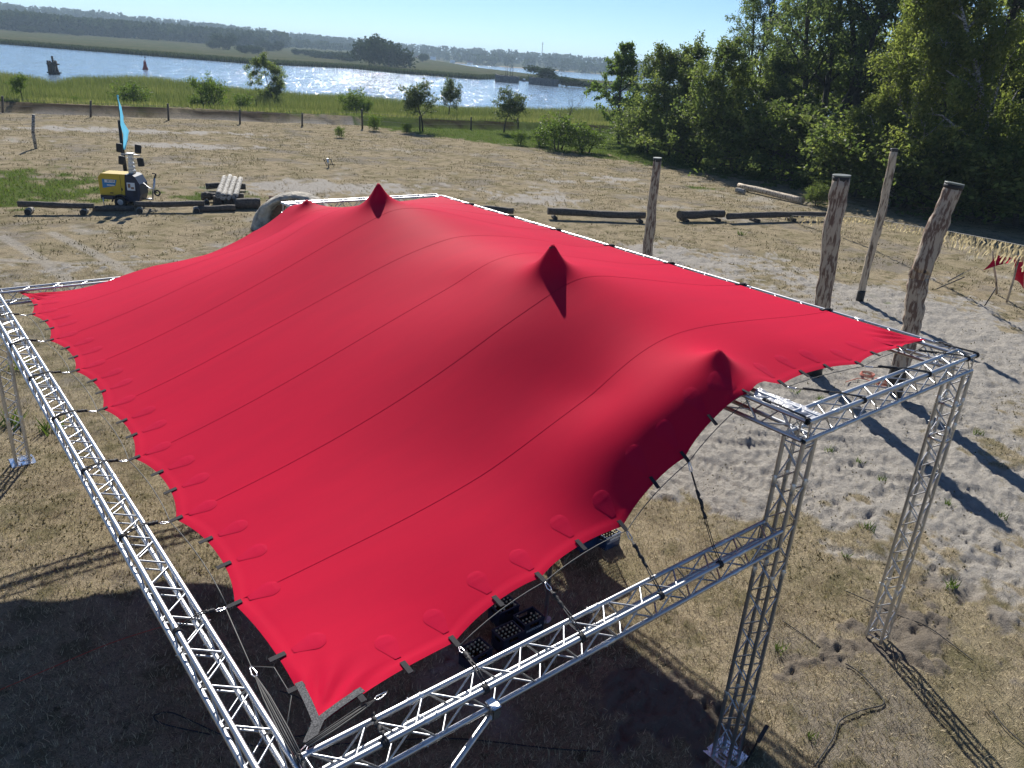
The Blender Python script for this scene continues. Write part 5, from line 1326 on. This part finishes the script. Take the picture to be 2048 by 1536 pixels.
m = MB(); m.ring((1.60, -.05, .78), .13, .045, 'Y', 16, 8); m.cyl((1.45, -.05, .9), (1.60, -.05, .78), .02, 6); m.build('jockey_wheel', RUBBER, e)
for sx in (-1.0, .75):
    MB().cyl((sx, -.52, .02), (sx, -.52, .48), .03, 8).build('stabiliser_leg', ALU2, e)
m = MB()
for k in range(5): m.box((.42, 0, 1.80+.19*k), (.30-.02*k, .30-.02*k, .17), bev=.02)
m.box((.42, 0, 2.72), (.34, .34, .05)); m.build('telescopic_mast', ALU2, e)
for sx, z, rx in ((-.06, 2.98, .05), (-.02, 2.36, .1), (.86, 2.98, .1), (.92, 2.32, -.1)):
    l = MB(); l.box((sx, -.05, z), (.30, .16, .44), rot=Matrix.Rotation(rx, 3, 'Y'), bev=.03); l = l.build('floodlight', TARB, e)
    MB().box((sx, .04, z), (.25, .03, .38), rot=Matrix.Rotation(rx, 3, 'Y')).build('lamp_glass', GLASSD, l)
m = MB(); m.tube([(-.04, 0, 2.66), (.9, 0, 2.66)], .03, 7); m.tube([(.42, 0, 2.5), (-.02, 0, 2.5)], .02, 6); m.tube([(.42, 0, 2.45), (.9, 0, 2.5)], .02, 6); m.build('lamp_bracket', ALU2, e)
m = MB(); m.prism([(-.93, .98), (-.30, 1.12), (-.20, 1.42), (-.93, 1.44)], -.562, -.556, Matrix(((1, 0, 0, 0), (0, 0, 1, 0), (0, 1, 0, 0), (0, 0, 0, 1)))); dc = m.build('decal', SKYB, e)
m = MB(); m.box((-.55, -.565, 1.34), (.52, .004, .15)); m.box((-.52, -.565, 1.14), (.38, .004, .05)); m.build('white_field', WHITE, dc)
text_mesh('BEYER', .14, DBLUE, dc, 'lettering', (-.50, -.569, 1.34), (math.pi/2, 0, 0))
# ------------------------------------------------------------------ flag, posts, fence
b = at(252, 348, 0); e = empty('feather_flag', (b[0], b[1], 0)); tag(e, 'tall light blue feather flag beside a dark post behind the light tower', 'flag'); O = Vector((b[0], b[1], 0))
fp = lambda x, y: Vector(facing(b, x, y))-O
MB().tube([(0, 0, -.1), fp(245, 300), fp(238, 240)], [.13, .11, .09], 9, wob=.1).build('post', TARB, e)
MB().tube([fp(249, 312), fp(243, 262), fp(238, 222), fp(234, 188)], [.03, .025, .02, .012], 6).build('mast', BLACK, e)
Lf = [(235, 190), (238, 215), (241, 235), (243, 250), (245, 270), (247, 290), (248, 299)]; Rt = [(235.5, 190), (241, 214), (247, 232), (249, 245), (256, 262), (257, 276), (250, 300)]
V = []; n = 9
for (a, b2) in zip(Lf, Rt):
    for j in range(n):
        t = j/(n-1); V.append(fp(a[0]+(b2[0]-a[0])*t, a[1]+(b2[1]-a[1])*t)+hF*(.12*math.sin(t*7+a[1]*.12))+Vector((0, 0, .001)))
MB().add(V, [(i*n+j, i*n+j+1, (i+1)*n+j+1, (i+1)*n+j) for i in range(len(Lf)-1) for j in range(n-1)], True).build('flag_cloth', FLAGM, e)
b = at(72, 297, 0); e = empty('birch_post', (b[0], b[1], 0)); tag(e, 'lone birch post standing on the dry field at the left', 'post')
MB().tube([(0, 0, -.2), (-.02, 0, 1.2), Vector(facing(b, 67, 229))-Vector((b[0], b[1], 0))], [.12, .11, .11], 9, wob=.15).build('shaft', BIRCH, e)
fpx = [(-90, 222, 182), (5, 226, 192), (181, 235, 201), (337, 242, 207), (480, 249, 219), (604, 253, 226), (725, 258, 218), (840, 262, 232), (942, 259, 234), (1037, 263, 236)]
b0 = at(337, 242, 0); fe = empty('field_fence', (b0[0], b0[1], 0)); tag(fe, 'wire fence on old wooden posts between the dry field and the reeds', 'fence'); O = Vector((b0[0], b0[1], 0)); tops = []
for k, (x, y, ty) in enumerate(fpx):
    b = at(x, y, 0); zt = Vector(facing(b, x-1.5+(k % 3), ty)); g0 = gz(b[0], b[1])
    MB().tube([Vector((b[0], b[1], g0-.2))-O, zt-O], [.11, .10], 8, wob=.15, seed=k).build('post', DARKW, fe); tops.append((Vector((b[0], b[1], g0)), zt))
for f in (.45, .85):
    MB().tube([a.lerp(c, f)-O for a, c in tops], .012, 4).build('wire', CORDG, fe)
# fire basket on the field
b = at(657, 335, 0); e = empty('iron_stand', (b[0], b[1], 0)); tag(e, 'small dark iron stand with a white rod on the dry field', 'stand'); O = Vector((b[0], b[1], 0))
for a, c in (((647, 318), (652, 333)), ((652, 321), (656, 334)), ((661, 318), (665, 334)), ((647, 320), (661, 319)), ((656, 330), (666, 329))): MB().tube([Vector(facing(b, *a))-O, Vector(facing(b, *c))-O+Vector((.15, .1, 0))], .028, 6).build('rod', TARB, e)
MB().tube([Vector((.05, .05, 0)), Vector(facing(b, 655, 317))-O], .07, 8).build('white_rod', ALU2, e)

# ------------------------------------------------------------------ straw garland
def along(px, py, dist): return Vector(CAM+ray(px, py)*dist)
gp_ = [along(1500, 431, 57), along(1560, 430, 56), along(1660, 434, 53), along(1720, 434, 51), along(1790, 445, 47), along(1860, 458, 43.5), along(1900, 463, 41.5), along(1980, 478, 37.5), along(2050, 492, 34.5), along(2180, 515, 31)]
print('garland z', [round(p.z, 2) for p in gp_])
e = empty('straw_garland', (gp_[4].x, gp_[4].y, 0)); tag(e, 'rope hung with straw coloured cloth strips across the right field', 'garland'); O = Vector((gp_[4].x, gp_[4].y, 0))
MB().tube([p-O for p in gp_], .018, 5).build('rope', CORDG, e)
STR = []
for k in range(6):
    rg = random.Random(k); m = MB(); P_ = [Vector((0, 0, 0))]
    for i in range(6): P_.append(P_[-1]+Vector((rg.uniform(-.07, .07), rg.uniform(-.05, .05), -.13)))
    V = []
    for i, p in enumerate(P_):
        a = rg.uniform(-.6, .6)+i*.25; s = Vector((math.cos(a), math.sin(a), 0))*.040*(1-.06*i); V += [p-s, p+s]
    m.add(V, [(2*i, 2*i+1, 2*i+3, 2*i+2) for i in range(6)], False); STR.append(m.mesh('strip', GARL))
seg = [0]
for a, c in zip(gp_[:-1], gp_[1:]): seg.append(seg[-1]+(c-a).length)
tot = seg[-1]; rg = random.Random(5); nS = 210
for k in range(nS):
    s = tot*(k+rg.random()*.8)/nS; i = max(j for j in range(len(seg)-1) if seg[j] <= s); p = gp_[i].lerp(gp_[i+1], (s-seg[i])/(seg[i+1]-seg[i]))
    far_f = .55+.55*(s/tot)
    if .28 < s/tot < .52: far_f *= .62
    M_ = Matrix.Translation(p-O) @ Matrix.Rotation(rg.uniform(0, 6.28), 4, 'Z') @ Matrix.Rotation(rg.uniform(-.35, .35), 4, 'X') @ Matrix.Diagonal((1.1, 1.1, rg.uniform(.55, 1.1)*far_f*1.12, 1))
    link('strip', STR[k % 6], e, M_)
# ------------------------------------------------------------------ small red awning on sticks
b = at(1995, 586, 0); e = empty('red_awning', (b[0], b[1], 0)); tag(e, 'small red awning tied to crooked sticks at the right edge', 'awning'); O = Vector((b[0], b[1], 0))
c1, c2, c3, c4 = (Vector(onplane(*q, 2, z))-O for q, z in (((1992, 509), 2.0), ((2027, 515), 1.95), ((2016, 526), 1.75), ((1966, 541), 1.25)))
def sheet(a, b_, c, d, n, sag):
    V = []
    for i in range(n):
        for j in range(n):
            s, t = i/(n-1), j/(n-1); p = (a.lerp(b_, s)).lerp(d.lerp(c, s), t); q = 4*s*(1-s)*4*t*(1-t); cpt = (a+b_+c+d)/4
            k = .16*(4*s*(1-s)*(1 if t in (0, 1) else 0)+4*t*(1-t)*(1 if s in (0, 1) else 0)); V.append(p.lerp(cpt, k*.9)+Vector((0, 0, -sag*q)))
    return MB().add(V, [(i*n+j, i*n+j+1, (i+1)*n+j+1, (i+1)*n+j) for i in range(n-1) for j in range(n-1)], True)
sheet(c1, c2, c3, c4, 10, .03).build('front_cloth', REDF, e)
c5 = c2+Vector((2.2, 0.3, .25)); c6 = c5+Vector((-.2, -.5, -1.9)); c7 = Vector(onplane(2029, 560, 2, .35))-O
sheet(c2, c5, c6, c7, 10, .12).build('back_cloth', REDF, e)
for a, z, c in (((1994, 588), 0, (1985, 502)), ((2013, 605), 0, (2043, 501))):
    g0 = at(*a, 0); t0 = facing(g0, *c); q = [Vector(g0)-O, (Vector(g0).lerp(Vector(t0), .35))-O+Vector((.05, 0, 0)), (Vector(g0).lerp(Vector(t0), .7))-O-Vector((.05, 0, 0)), Vector(t0)-O]
    MB().tube(q, [.05, .045, .04, .03], 7, wob=.2).build('stick', PALEW, e)
for a, c in (((1873, 578), (1929, 554)), ((1969, 612), (1992, 576)), ((1895, 563), (1928, 545))):
    A_ = at(*a, .02); C_ = facing(A_, *c); d = Vector(C_)-Vector(A_); o = MB().tube([Vector(A_)-O, Vector(C_)-O], .025, 6).build('guy_strap', BLACK, e)
MB().tube([c4, Vector(onplane(1951, 533, 2, 1.0))-O, Vector(at(1873, 578, .02))-O], .008, 4).build('guy_line', CORDG, e)

# ------------------------------------------------------------------ weeds
WEED = blades(np.zeros((26, 3))+np.random.default_rng(2).normal(size=(26, 3))*np.array([.05, .05, 0]), .16, .022, .75, GRASSL, 'weed', seed=3)
for k, (x, y, s, lb) in enumerate([(1738, 1058, 1.2, 'green weed tuft in the sand left of the right column'), (1620, 1476, .8, 'small green sprout near the leaning board'), (1690, 1115, .8, 'small weed tuft beside the cable'),
    (1905, 1175, 1.3, 'spreading weed patch right of the right column'), (1955, 868, 1.1, 'weed tuft on the ridge of sand at the right'), (1895, 1010, 1.0, 'weed tuft behind the right column'), (1590, 790, 1.3, 'yellow green weeds behind the plastic wrapped corner'),
    (1640, 800, 1.2, 'weed tuft under the short high beam'), (1760, 960, .9, 'weed sprout in the sand between the two tall columns'), (1716, 925, .9, 'tiny weed between the beam and the pole shadow'),
    (1660, 905, 1.0, 'weed tuft right of the tyre marks'), (2005, 1035, 1.0, 'weed tuft at the end of the pole shadow'), (1555, 1300, 1.0, 'small weed right of the near column'), (1480, 470, 2.0, 'low green tuft on the field below the thick bench'),
    (45, 740, 2.2, 'green grass tuft left of the far left column'), (30, 850, 3.0, 'broad green grass tuft at the foot of the far left column'), (95, 860, 2.4, 'green grass tuft right of the far left column')]):
    p = at(x, y, 0); o = link('weed', WEED); o.location = (p[0], p[1], gz(p[0], p[1])+.01); o.rotation_euler = (0, 0, k*1.7); o.scale = (s, s, s); tag(o, lb, 'weed', 'green weeds in the sand')
